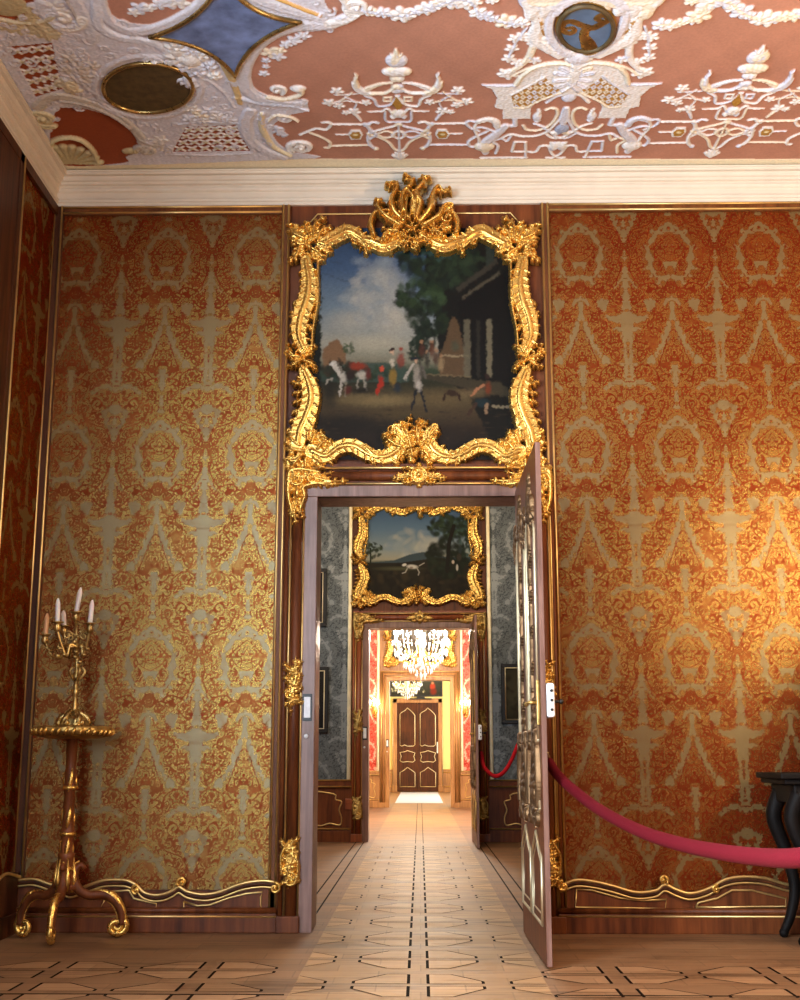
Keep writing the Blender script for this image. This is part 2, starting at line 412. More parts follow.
M['steelwhite'] = simple('white_plate', '#e8e8ea', .35, .0)
M['black'] = simple('black_paint', '#0c0b0b', .4)
M['marble'] = simple('dark_marble', '#120d0b', .6, spec=.12, nscale=8, var=.5)
M['blue'] = simple('blue_marbling', '#7183ae', .4, nscale=9, var=.42)
M['bluegrey'] = simple('slate_blue', '#5f7796', .45, nscale=12, var=.2)
M['umber'] = simple('umber_ground', '#554428', .6, nscale=18, var=.4)
M['yellow'] = simple('yellow_plaster', '#f0dc90', .7, nscale=4, var=.04)
M['greywall'] = simple('grey_plaster', '#8a8f90', .7, nscale=4, var=.05)
M['ceilplain'] = simple('ceiling_plaster', '#e8e0d2', .8, nscale=3, var=.04)
M['crystal'] = simple('cut_crystal', '#fbfaf8', .08, 0., var=.01, Transmission_Weight=.3, IOR=1.5)
M['flame'] = emis('lit_bulb', (1., .82, .55), 60.)
M['paper'] = simple('white_paint', '#f4f2ee', .6, var=.02)
M['skypane'] = emis('bright_sky', (.85, .92, 1.), 3.)
M['linoleum'] = simple('pale_runner', '#b4b5c4', .5, var=.03)
# ------------------------------------------------------------------ woven damask repeat (mirror symmetric), as signed distances
TW, TH_ = .62, 1.385
def make_tile():
    res = .0025; nu, nv = int(TW / res), int(TH_ / res)
    U = (np.arange(nu) + .5) * res - TW / 2; V = (np.arange(nv) + .5) * res - TH_ / 2
    UU, VV = np.meshgrid(U, V)
    G = np.full(UU.shape, .3); Pn = np.full(UU.shape, .3); L = np.full(UU.shape, .3)
    def T(x, y): return (x * .001348, -(y - 245) * .00143)      # measured on the cloth: x from the medallion axis, y down
    def near(arr, pts, w, smooth=True, taper=None):
        P = [T(*p) for p in pts]
        if smooth and len(P) > 2: P = spl(P, .02)
        P = np.array(P, float); n = len(P); W = np.interp(np.linspace(0, 1, n), np.linspace(0, 1, len(w)), w) if isinstance(w, (list, tuple)) else np.full(n, w)
        for i in range(n - 1):
            a, b = P[i], P[i + 1]; pad = max(W[i], W[i + 1]) + .03
            for oy in (-TH_, 0, TH_):
                for ox in (-TW, 0, TW):
                    for mir in (1, -1):
                        ax, ay, bx, by = a[0] * mir + ox, a[1] + oy, b[0] * mir + ox, b[1] + oy
                        lo, hi = min(ax, bx) - pad, max(ax, bx) + pad; l2, h2 = min(ay, by) - pad, max(ay, by) + pad
                        i0 = max(0, int((lo + TW / 2) / res)); i1 = min(nu, int((hi + TW / 2) / res) + 2)
                        j0 = max(0, int((l2 + TH_ / 2) / res)); j1 = min(nv, int((h2 + TH_ / 2) / res) + 2)
                        if i1 <= i0 or j1 <= j0: continue
                        X = UU[j0:j1, i0:i1]; Y = VV[j0:j1, i0:i1]; dx, dy = bx - ax, by - ay
                        t = np.clip(((X - ax) * dx + (Y - ay) * dy) / (dx * dx + dy * dy + 1e-12), 0, 1)
                        d = np.hypot(X - ax - t * dx, Y - ay - t * dy) - (W[i] + (W[i + 1] - W[i]) * t)
                        arr[j0:j1, i0:i1] = np.minimum(arr[j0:j1, i0:i1], d)
    def disc(arr, x, y, r): near(arr, [(x, y), (x + .5, y)], r, False)
    # satin ground: keyhole, medallion field, wedges, spires, cross, inverted V
    for p in [(0, 70), (0, 115)]: disc(G, *p, .018)
    near(G, [(0, 110), (22, 130), (52, 152), (78, 185), (96, 232), (106, 268), (100, 310), (86, 350), (58, 405), (20, 392)], [.014, .016, .022, .028, .030, .028, .026, .028, .024], True)
    for x, y in [(18, 150), (40, 165), (62, 195), (12, 325), (25, 312), (88, 290)]: disc(G, x, y, .016)
    near(G, [(0, 165), (0, 330)], [.02, .05, .085, .09, .05], False)
    near(G, [(96, 232), (130, 236), (146, 232)], [.02, .012, .004]); near(G, [(104, 300), (136, 304), (150, 298)], [.02, .012, .004]); near(G, [(70, 175), (84, 150), (88, 132)], [.014, .012, .004]); near(G, [(95, 190), (82, 155)], .012)
    for x, y, r in [(125, 240, .02), (140, 238, .01), (118, 300, .02), (112, 345, .016), (132, 350, .008), (60, 425, .02), (35, 330, .03), (95, 385, .02)]: disc(G, x, y, r)
    near(G, [(230, 95), (230, 150), (230, 212)], [.085, .05, .004], False); near(G, [(230, 95), (158, 62)], [.03, .004], False); near(G, [(230, 90), (230, 60)], [.02, .004], False)
    near(G, [(230, 265), (230, 300)], [.003, .010], False); near(G, [(230, 295), (230, 315)], [.01, .003], False)
    near(G, [(230, 325), (230, 380)], [.004, .024], False); near(G, [(230, 370), (200, 420), (175, 445)], [.022, .014, .004])
    near(G, [(225, 410), (225, 540)], [.016, .016], False); near(G, [(225, 540), (225, 640)], [.02, .05], False)
    near(G, [(225, 600), (150, 600), (130, 590)], [.04, .03, .012]); near(G, [(225, 650), (170, 650)], [.03, .016], False)
    near(G, [(130, 515), (105, 520), (118, 560)], [.016, .034, .012]); near(G, [(225, 640), (215, 720)], [.03, .014], False)
    near(G, [(215, 720), (215, 800)], .014, False); disc(G, 215, 820, .03); near(G, [(215, 830), (220, 930)], [.02, .01], False)
    near(G, [(0, 480), (0, 560)], [.01, .016], False); near(G, [(0, 500), (30, 515), (45, 535)], [.016, .014, .006])
    near(G, [(0, 572), (22, 640), (55, 720), (85, 780), (118, 815)], [.01, .022, .022, .018, .012]); disc(G, 112, 808, .033)
    near(G, [(0, 850), (0, 890)], .03, False); near(G, [(0, 880), (0, 935)], [.028, .006], False); near(G, [(0, 955), (0, 1000)], [.006, .014], False)
    near(G, [(175, 915), (140, 930), (110, 950)], [.02, .02, .006]); near(G, [(225, 930), (160, 905)], [.02, .008], False)
    # pile motifs laid over the ground
    near(Pn, [(0, 172), (0, 300)], [.012, .04, .055, .05, .02], False)
    for a_ in (-2.6, -2.1, -1.57): near(Pn, [(0, 285), (math.cos(a_) * -95, 285 + math.sin(a_) * 105)], [.02, .026, .022, .008], False)
    for x, y, r in [(88, 262, .018), (92, 240, .014), (76, 280, .02), (50, 185, .014)]: disc(Pn, x, y, r)
    for x, y, r in [(22, 200, .03), (48, 215, .034), (70, 235, .03), (82, 250, .022), (60, 270, .036), (30, 290, .03), (0, 180, .024)]: disc(Pn, x, y, r)
    for x, y, r in [(60, 335, .036), (82, 325, .014), (38, 345, .016), (0, 350, .024), (28, 375, .012), (65, 375, .014)]: disc(Pn, x, y, r)
    disc(Pn, 0, 95, .016); disc(Pn, 215, 100, .016); disc(Pn, 205, 125, .010); disc(Pn, 192, 95, .01); disc(Pn, 128, 242, .010)
    for x, y, r in [(175, 570, .024), (190, 635, .012), (150, 640, .010), (225, 560, .007), (165, 685, .018), (205, 815, .009), (70, 715, .016), (0, 420, .02)]: disc(Pn, x, y, r)
    for y in (600, 560): disc(Pn, 0, y + 60, .012)
    disc(Pn, 20, 885, .012)
    for x, y, r in [(112, 225, .012), (124, 262, .010), (122, 318, .016), (108, 372, .012), (62, 140, .014), (92, 178, .010), (72, 400, .012), (40, 420, .014), (216, 92, .018), (210, 118, .014), (222, 140, .010), (198, 80, .012)]: disc(Pn, x, y, r)
    near(Pn, [(0, 610), (0, 680)], [.003, .02], False)
    # outline drawing: roses, scrolls and sprigs
    lw = .0022
    def rose(x, y, r, n=5):
        disc(L, x, y, r * .16)
        for rr in (.45, .95):
            k = 40; near(L, [(x + r / .00138 * rr * (1 + .16 * math.cos(n * 2 * PI * i / k * 1.0)) * math.cos(2 * PI * i / k), y + r / .00143 * rr * (1 + .16 * math.cos(n * 2 * PI * i / k)) * math.sin(2 * PI * i / k)) for i in range(k + 1)], lw if rr > .5 else lw * .8, False)
    def curl(x, y, r, a, turns):
        P = spiral((x, y), r / .00138, r / .00138 * .15, a, turns, 20); near(L, P, [lw * .8, lw * 1.5, lw], False); disc(L, P[-1][0], P[-1][1], lw * 2)
    for x, y, r, n in [(60, 335, .036, 6), (85, 400, .0, 5), (155, 395, .032, 6), (165, 470, .042, 7), (0, 770, .052, 8), (52, 830, .026, 5), (115, 690, .05, 7), (170, 720, .044, 6), (50, 960, .03, 6), (150, 860, .046, 6), (0, 445, .04, 7), (165, 180, .03, 5), (100, 905, .03, 5), (185, 255, .026, 5)]:
        if r: rose(x, y, r, n)
    for x, y, r, a, t in [(170, 100, .05, 0, 1.4), (120, 90, .04, 3, -1.3), (205, 330, .03, 1, 1.3), (150, 300, .03, 2, -1.4), (60, 480, .036, 0, 1.5), (100, 455, .03, 3, -1.2), (195, 500, .03, 2, 1.2), (70, 600, .034, 1, 1.4), (95, 560, .03, 3, -1.3),
                          (170, 780, .05, 0, 1.6), (120, 760, .03, 2, -1.4), (65, 900, .03, 4, 1.2), (140, 1000, .05, 1, 1.5), (70, 1020, .04, 3, -1.4), (185, 880, .034, 0, -1.3), (30, 700, .018, 0, 1.2), (185, 220, .03, 4, 1.2), (205, 160, .028, 1, -1.2), (110, 630, .03, 5, 1.2)]: curl(x, y, r, a, t)
    near(L, [(0, 175), (40, 205), (75, 245), (45, 290), (0, 312)], lw); near(L, [(0, 215), (30, 250), (62, 250)], lw); near(L, [(-40, 265), (0, 280), (40, 265)], lw); near(L, [(0, 195), (18, 220), (0, 245)], lw)
    near(L, [(30, 300), (22, 268), (0, 262)], lw); near(L, [(230, 240), (200, 300), (205, 360), (160, 430), (100, 420), (50, 450), (0, 425)], lw * 1.3); near(L, [(228, 225), (180, 150), (150, 140), (100, 120), (60, 60)], lw * 1.3)
    near(L, [(225, 460), (195, 530), (140, 500), (90, 580), (130, 640), (90, 700), (150, 760), (205, 740)], lw * 1.2); near(L, [(10, 640), (45, 740), (75, 830), (40, 880), (0, 845)], lw * 1.2)
    near(L, [(210, 860), (160, 830), (95, 860), (80, 940), (30, 940), (35, 1000)], lw * 1.2)
    rr_ = random.Random(3)
    for i in range(230):                                       # sprigs and leaf veins between the big flowers
        x, y = rr_.uniform(8, 226), rr_.uniform(60, 1045); a = rr_.uniform(0, 6.28); l = rr_.uniform(12, 30)
        near(L, [(x, y), (x + l * .5 * math.cos(a + .5), y + l * .5 * math.sin(a + .5)), (x + l * math.cos(a), y + l * math.sin(a))], [lw * 2.0, lw * 1.2, lw * .5])
    q_ = np.random.RandomState(4)                             # ragged woven edges, still mirror symmetric and seamless
    def rag(n, m):
        g_ = q_.rand(m, n); yy = (np.arange(nv) / nv * m); xx = np.abs(U) / (TW / 2) * (n - 2)
        j0 = yy.astype(int) % m; fy = (yy % 1)[:, None]; i0 = xx.astype(int); fx = (xx % 1)[None, :]; j1 = (j0 + 1) % m
        A = g_[j0][:, i0] * (1 - fx) + g_[j0][:, i0 + 1] * fx; B_ = g_[j1][:, i0] * (1 - fx) + g_[j1][:, i0 + 1] * fx
        return A * (1 - fy) + B_ * fy - .5
    n1, n2 = rag(26, 120), rag(54, 240)
    E = np.maximum(G + .024 * n1 + .026 * n2 + .002, -(Pn + .018 * n2 - .001))
    def soft(n, m):
        g_ = q_.rand(m, n); yy = (np.arange(nv) / nv * m); xx = np.abs(U) / (TW / 2) * (n - 2)
        fd = lambda t: t * t * (3 - 2 * t)
        j0 = yy.astype(int) % m; fy = fd((yy % 1))[:, None]; i0 = xx.astype(int); fx = fd((xx % 1))[None, :]; j1 = (j0 + 1) % m
        return (g_[j0][:, i0] * (1 - fx) + g_[j0][:, i0 + 1] * fx) * (1 - fy) + (g_[j1][:, i0] * (1 - fx) + g_[j1][:, i0 + 1] * fx) * fy - .5
    s1, s2 = soft(15, 62), soft(24, 100)
    L = np.minimum(L, np.where(G > .004, np.minimum(np.abs(s1) * .045 - .0016, np.abs(np.abs(s2) - .22) * .030 - .0010), .3))
    # islands of pile inside the satin and of satin inside the pile
    isl = rag(20, 92); E = np.where((isl > .36) & (G < -.010), .004, E); E = np.where((isl < -.455) & (G > .012), -.003, E)
    return E, L, res, nu, nv
TG, TL, TRES, TNU, TNV = make_tile()
def damask(u, v):
    """sample the repeat; u, v measured from a medallion centre"""
    x = ((u + TW / 2) % TW) / TRES - .5; y = ((v + TH_ / 2) % TH_) / TRES - .5
    i0 = np.floor(x).astype(int); j0 = np.floor(y).astype(int); fx, fy = x - i0, y - j0; out = []
    for A in (TG, TL):
        a = A[j0 % TNV, i0 % TNU] * (1 - fx) + A[j0 % TNV, (i0 + 1) % TNU] * fx; b = A[(j0 + 1) % TNV, i0 % TNU] * (1 - fx) + A[(j0 + 1) % TNV, (i0 + 1) % TNU] * fx
        out.append(a * (1 - fy) + b * fy)
    return out
def silk_sheet(name, a0, a1, z0, z1, fixed, mat, axis='y', res=.005, uc=0., vc=4.47, scale=1.0, sign=1):
    """a stretched cloth in the plane y=fixed (axis 'y') or x=fixed (axis 'x')"""
    nu = int((a1 - a0) / res) + 1; nv = int((z1 - z0) / res) + 1
    A = np.linspace(a0, a1, nu); Z = np.linspace(z0, z1, nv); AA, ZZ = np.meshgrid(A, Z)
    g, l = damask(((AA - uc) / scale).ravel(), ((ZZ - vc) / scale).ravel())
    w = .0012 * np.sin(AA * 9.1 + ZZ * 1.3) * np.sin(ZZ * 2.1)                   # the cloth is not perfectly flat
    F = np.full(AA.shape, fixed) + w
    co_ = np.stack([AA.ravel(), F.ravel(), ZZ.ravel()], 1) if axis == 'y' else np.stack([F.ravel(), AA.ravel(), ZZ.ravel()], 1)
    jj, ii = np.meshgrid(np.arange(nv - 1), np.arange(nu - 1), indexing='ij'); b = (jj * nu + ii).ravel()
    q = np.stack([b, b + 1, b + nu + 1, b + nu], 1)
    if axis == 'x': q = q[:, ::-1]
    return struct(grid_mesh(name, co_, q, mat, None, floats={'ground': g * scale, 'line': l * scale}, smooth=True))
# ------------------------------------------------------------------ the four rooms: shells
OW, OH = .67, 2.735                # half width and height of every doorway
def wall_with_door(name, y, x0, x1, z1, mat):
    mb = MB()
    mb.box(x0, -OW - .012, y, y + WT, 0, z1); mb.box(OW + .012, x1, y, y + WT, 0, z1); mb.box(-OW - .012, OW + .012, y, y + WT, OH + .012, z1)
    return struct(mb.build(name, mat))
wall_with_door('wall_back', YB, XL - .3, XR + .3, 5.3, M['wood'])
WY0, WY1, WZ0, WZ1 = .3, 3.1, .75, 4.5            # tall window in the left wall, outside the picture
YF = -1.6
mb = MB(); mb.box(XL - .4, XL, YF, WY0, 0, 5.3); mb.box(XL - .4, XL, WY1, YB, 0, 5.3); mb.box(XL - .4, XL, WY0, WY1, 0, WZ0); mb.box(XL - .4, XL, WY0, WY1, WZ1, 5.3)
struct(mb.build('wall_left', M['wood_dark']))
mb = MB(); mb.box(XR, XR + .3, YF, YB, 0, 5.3); struct(mb.build('wall_right', M['wood']))
VX0, VX1 = -2.3, -.7
mb = MB(); mb.box(XL - .3, VX0, YF - .4, YF, 0, 5.3); mb.box(VX1, XR + .3, YF - .4, YF, 0, 5.3); mb.box(VX0, VX1, YF - .4, YF, 0, WZ0); mb.box(VX0, VX1, YF - .4, YF, WZ1, 5.3); struct(mb.build('wall_front', M['wood']))
win = shell('window_2', (VX0, YF, WZ0)); mb = MB()
for x in (VX0 + .04, (VX0 + VX1) / 2, VX1 - .04): mb.box(x - .04, x + .04, YF - .3, YF - .24, WZ0, WZ1)
for z in (WZ0 + .04, 2.0, 3.2, WZ1 - .04): mb.box(VX0, VX1, YF - .3, YF - .24, z - .03, z + .03)
mb.build('window_frame', M['paper'], win)
mb = MB(); mb.box(XL - .3, XR + .3, YF - .3, YB + WT, ZC + .02, ZC + .25); struct(mb.build('ceiling_slab', M['ceilplain']))
win = shell('window_1', (XL, (WY0 + WY1) / 2, WZ0))
mb = MB()
for y in (WY0 + .04, (WY0 + WY1) / 2, WY1 - .04): mb.box(XL - .3, XL - .24, y - .04, y + .04, WZ0, WZ1)
for z in (WZ0 + .04, 2.0, 3.2, WZ1 - .04): mb.box(XL - .3, XL - .24, WY0, WY1, z - .03, z + .03)
mb.build('window_frame', M['paper'], win)

# rooms beyond
def box_room(n, y0, y1, x0, x1, z1, wallmat, floorlabel=None):
    mb = MB(); mb.box(x0 - .2, x0, y0, y1, 0, z1); struct(mb.build('wall_left', wallmat))
    mb = MB(); mb.box(x1, x1 + .2, y0, y1, 0, z1); struct(mb.build('wall_right', wallmat))
    mb = MB(); mb.box(x0 - .2, x1 + .2, y0, y1, z1, z1 + .2); struct(mb.build('ceiling', M['ceilplain']))
box_room(2, YB + WT, YB2, -3.2, 3.6, 5.2, M['greywall'])
wall_with_door('wall_back', YB2, -3.4, 3.8, 5.2, M['wood'])
box_room(3, YB2 + WT, YB3, -3.2, 3.6, 5.2, M['white'])
wall_with_door('wall_back', YB3, -3.4, 3.8, 5.2, M['wood_pale'])
box_room(4, YB3 + WT, YB4, -2.6, 2.6, 5.2, M['yellow'])
mb = MB(); mb.box(-2.8, 2.8, YB4, YB4 + .2, 0, 5.2); struct(mb.build('wall_back', M['yellow']))

# floors: one parquet bed per strip, with its pattern laid in
mb = MB(); mb.box(-.60, .60, YF, YB4, -.1, 0.0); fl = struct(mb.build('floor', M['floor']))
mb = MB(); mb.box(XL - .3, -.60, YF, YB4, -.1, 0.0); mb.box(.60, XR + .3, YF, YB4, -.1, 0.0); fls = struct(mb.build('floor', M['floor_side']))
def octagon(mt, ml, cx, cy, hx, hy, z, light, dark):
    e = .17 * (1 if hx > hy else 1); g = .035; gx = .047
    # four corner pieces left by the crossing bands, each outlined by dark lines
    for sx in (-1, 1):
        for sy in (-1, 1):
            P = [(gx, g), (hx, g), (hx, hy * .34), (hx * .52, hy), (gx, hy)]
            P = [(cx + sx * a, cy + sy * b) for a, b in P]
            mt.add([(a, b, z) for a, b in P], [tuple(range(5)) if sx * sy > 0 else tuple(range(4, -1, -1))], light)
            for i in range(5):
                a, b = P[i], P[(i + 1) % 5]; d = np.array(b) - np.array(a); L = np.linalg.norm(d); d /= L
                w = .0085 if i in (0, 2, 3) else .015
                if i == 3: w = .005
                if i == 0: w = .0055
                n_ = np.array([-d[1], d[0]]) * w / 2; a2, b2 = np.array(a), np.array(b)
                ml.add([(*(a2 - n_), z + .0006), (*(b2 - n_), z + .0006), (*(b2 + n_), z + .0006), (*(a2 + n_), z + .0006)], [(0, 1, 2, 3)], 0)
def field(name, xs, ys, lt, xclip):
    mt, ml = MB(), MB()
    for cx in xs:
        for cy in ys:
            if cx - .30 < xclip[0] or cx + .30 > xclip[1]: continue
            octagon(mt, ml, cx, cy, .345, .29, .0008, 0, 0)
    mt.build('parquet_tiles', lt, fl if name == 'c' else fls); ml.build('parquet_lines', M['inlay'], fl if name == 'c' else fls)
# runner: centred octagons
mt, ml = MB(), MB()
y = 6.155 - .76 * 8
while y < 16.0:
    octagon(mt, ml, -.012, y, .31, .29, .0008, 0, 0)
    for s in (-1, 1):                                         # half octagons at the runner's edges
        for sy in (-1, 1):
            P = [(s * .445 - .012, y + sy * .035), (s * .595, y + sy * .035), (s * .595, y + sy * .24), (s * .445 - .012, y + sy * .10)]
            mt.add([(a, b, .0008) for a, b in P], [tuple(range(4)) if s * sy > 0 else (3, 2, 1, 0)], 0)
            for i in (0, 2, 3):
                a, b = np.array(P[i]), np.array(P[(i + 1) % 4]); d = b - a; d /= np.linalg.norm(d); n_ = np.array([-d[1], d[0]]) * (.014 if i == 3 else .006) / 2
                ml.add([(*(a - n_), .0014), (*(b - n_), .0014), (*(b + n_), .0014), (*(a + n_), .0014)], [(0, 1, 2, 3)], 0)
    y += .76
for x in (-.06, .037): ml.box(x - .004, x + .004, 16.0, YB4, 0, .0014)
mt.build('parquet_tiles', M['tile_light'], fl); ml.build('parquet_lines', M['inlay'], fl)
mt, ml = MB(), MB()
for cx in (-1.85, -1.08, .955, 1.735, 2.515, 3.295, 4.075):
    for j in range(-12, 1):
        cy = (6.56 if cx < 0 else 6.45) + .62 * j
        octagon(mt, ml, cx, cy, .345 if abs(cx) < 4 else .3, .245, .0008, 0, 0)
for x0, x1 in ((XL, -.62), (.62, XR)): ml.box(x0, x1, 5.895, 5.912, 0, .0016)
mt.build('parquet_tiles', M['tile_side'], fls); ml.build('parquet_lines', M['inlay'], fls)
ml = MB()
for s in (-1, 1):                                             # long border lines of the second room
    for x in (.82, .72): ml.box(s * x - .006, s * x + .006, YB + .4, YB2, 0, .0014)
ml.build('parquet_lines', M['inlay'], fls)
mb = MB(); mb.box(-.60, .55, 30.0, 39.6, 0, .004); tag(mb.build('floor_runner', M['linoleum']), 'pale grey-white runner lying before the far brown double door', 'runner')

# ------------------------------------------------------------------ cornice
def mould(name, prof, x0, x1, yw, mat, zb):                   # prof: (distance from wall, z)
    mb = MB(); n = len(prof)
    v = [(x0, yw - d, z) for d, z in prof] + [(x1, yw - d, z) for d, z in prof]
    mb.add(v, [(i, i + 1, i + 1 + n, i + n) for i in range(n - 1)])
    return mb
cp = [(0, 4.815), (.022, 4.815), (.022, 4.838), (.032, 4.843), (.036, 4.856), (.032, 4.868), (.016, 4.873), (.016, 4.915), (.030, 4.925), (.036, 4.94), (.030, 4.955), (.030, 4.962), (.048, 4.968), (.048, 4.985), (.062, 4.992), (.072, 5.008), (.072, 5.016), (.095, 5.02), (.095, 5.036), (.102, 5.04), (.102, ZC)]
mb = mould('trim_1', cp, XL + 0.0, XR, YB, M['white'], 0)
# mitred return along the left wall
n = len(cp); v = [(XL + d, YB - d, z) for d, z in cp] + [(XL + d, YF, z) for d, z in cp]
mb.add(v, [(i, i + 1, i + 1 + n, i + n) for i in range(n - 1)])
v = [(XR - d, YB - d, z) for d, z in cp] + [(XR - d, YF, z) for d, z in cp]
mb.add(v, [(i, i + 1, i + 1 + n, i + n) for i in range(n - 1)])
struct(mb.build('trim_1', M['white']))

# ------------------------------------------------------------------ silk panels of the front room with their frames
SL0, SL1, SR0, SR1 = -2.47, -.945, .905, 4.2
SZ0, SZ1 = .30, 4.755
silk_sheet('wall_silk', XL + .02, SL1, SZ0 - .05, SZ1, YB - .012, M['silk'], uc=-1.115 + .0, vc=4.465)
silk_sheet('wall_silk', SR0, 3.3, SZ0 - .05, SZ1, YB - .012, M['silk'], uc=1.105, vc=4.48)
silk_sheet('wall_silk', 5.6, YB - .03, SZ0 - .05, SZ1, XL + .012, M['silk'], axis='x', res=.008, uc=7.4, vc=4.47)
def strip(name, x0, x1, z0, z1, yw, d=.03, beads=True, wood=None, vertical=True, edge=.012):
    """flat wooden rail with a gilt bead on each edge"""
    root = shell(name, ((x0 + x1) / 2, yw, z0)); mb = MB(); mb.box(x0, x1, yw - d, yw, z0, z1, 0, .003); mb.build('rail', wood or M['wood_strip'], root)
    g = MB()
    if vertical:
        for x in (x0 + edge, x1 - edge): g.tube([(x, yw - d - .002, z0), (x, yw - d - .002, z1)], .0075, 0, 8)
    else:
        for z in (z0 + edge, z1 - edge): g.tube([(x0, yw - d - .002, z), (x1, yw - d - .002, z)], .0075, 0, 8)
    g.build('gilt_bead', M['gilt_thin'], root); return root
strip('trim_2', SL1, -.885, .05, 4.81, YB, .035)
strip('trim_3', .845, SR0, .05, 4.81, YB, .035)
strip('trim_4', XL + .0, XL + .075, .28, 4.81, YB, .035, wood=M['wood_dark'])
strip('trim_5', XL + .075, SL1, 4.745, 4.81, YB, .035, vertical=False)
strip('trim_6', SR0, 3.3, 4.745, 4.81, YB, .035, vertical=False)
# left wall strips
root = shell('trim_7', (XL, 7.1, 0)); mb = MB(); mb.box(XL, XL + .035, 7.12, 7.2, .2, 4.81); mb.box(XL, XL + .035, 5.5, YB, 4.745, 4.81); mb.build('rail', M['wood_dark'], root)
g = MB(); g.tube([(XL + .037, 7.19, .2), (XL + .037, 7.19, 4.8)], .008); g.build('gilt_bead', M['gilt_thin'], root)
mb = MB(); mb.box(XL + .012, XL + .03, 4.7, 7.12, .0, 4.81); struct(mb.build('wall_panelling', M['wood_dark']))

# ------------------------------------------------------------------ doorcases
def gilt_relief(name, u0, u1, v0, v1, y, draw, parent, mat=None, res=.0035, mirror=False, base=0):
    r = Relief(u0, u1, v0, v1, res); draw(r)
    if mirror: r.mirror()
    return r.build(name, mat or M['gilt'], lambda U, V, H: (U, y - H, V), parent)

def orn_corner(s):                       # carved corner cartouche, s = side
    def d(r):
        cx, cz = s * .80, 2.85; h = .038
        for (dx, z, q_) in ((0, 2.86, .055), (.03, 2.80, .04), (-.03, 2.79, .04), (.035, 2.89, .035), (-.07, 2.87, .045), (-.12, 2.86, .035), (0, 2.73, .04), (.02, 2.68, .032), (-.16, 2.855, .03)): r.flower((cx + s * dx, z), q_, h * .85, n=6)
        r.stroke([(cx + s * .03, 2.62), (cx + s * .055, 2.72), (cx + s * .06, 2.82), (cx + s * .05, 2.90), (cx - s * .02, 2.915), (cx - s * .14, 2.895)], [.012, .020, .022, .014], h)
        r.stroke([(cx - s * .02, 2.64), (cx - s * .048, 2.73), (cx - s * .04, 2.79), (cx - s * .10, 2.815), (cx - s * .22, 2.825)], [.010, .018, .018, .010], h)
        r.scroll((cx + s * .01, 2.845), .045, 0, 1.3 * s, .016, h * 1.1); r.scroll((cx - s * .10, 2.852), .036, 2, -1.3 * s, .014, h * 1.1); r.blob((cx, 2.755), .026, .05, h * 1.3)
        for a_, b_, w_ in (((0, 2.70), (.005, 2.54), .045), ((-.12, 2.855), (-.33, 2.842), .045), ((-.08, 2.88), (-.24, 2.90), .03), ((.02, 2.70), (.045, 2.60), .03), ((-.02, 2.70), (-.045, 2.58), .03), ((.02, 2.88), (.07, 2.94), .035), ((-.10, 2.83), (-.25, 2.815), .03)): r.leaf((cx + s * a_[0], a_[1]), (cx + s * b_[0], b_[1]), w_, h, bend=.08 * s)
    return d
def orn_centre(r):
    h = .036; z = 2.872
    for dx, q_ in ((.05, .035), (.09, .03), (.13, .025), (0, .05)): r.flower((dx, z), q_, h * .9, n=6)
    r.blob((0, z), .026, .026, h * 1.25); r.stroke(spiral((0, z), .05, .05, 0, 1), .011, h, smooth=False)
    r.leaf((.04, z), (.185, z - .012), .034, h, bend=-.1, n=5); r.leaf((.03, z + .03), (.12, z + .045), .02, h * .8, bend=.2); r.leaf((.03, z - .03), (.11, z - .045), .02, h * .8, bend=-.2)
    r.leaf((0, z + .04), (0, z + .085), .02, h * .8); r.leaf((0, z - .04), (0, z - .08), .018, h * .8)
def orn_mid(s, zc, hh, big=False):
    def d(r):
        cx = s * .805; h = .036
        for dz in (-.07, 0, .07): r.flower((cx, zc + dz), .042, h * .9, n=5)
        for sg in (-1, 1):
            for dz in (-.09, -.03, .03, .09): r.leaf((cx, zc + dz), (cx + sg * .062, zc + dz * 1.5 + .02), .03, h * .9, n=3)
        r.leaf((cx, zc - hh * .2), (cx - s * .01, zc + hh), .044, h, bend=.06 * s, n=5); r.leaf((cx, zc + hh * .1), (cx + s * .01, zc - hh), .032, h, bend=.06 * s, n=5)
        r.flower((cx, zc), .045, h * 1.2, n=6); r.scroll((cx + s * .025, zc - hh * .32), .032, 0, 1.3, .010, h); r.scroll((cx - s * .025, zc + hh * .30), .028, 3, -1.3, .009, h)
        if big:
            r.scroll((cx - s * .0, zc - hh * .62), .045, 1.5, 1.5 * s, .015, h); r.stroke([(cx + s * .05, zc - .06), (cx + s * .055, zc + .05), (cx + s * .01, zc + .14)], [.014, .012, .006], h)
            r.stroke([(cx - s * .05, zc - .08), (cx - s * .045, zc + .02), (cx, zc + .06)], [.012, .01, .005], h)
    return d
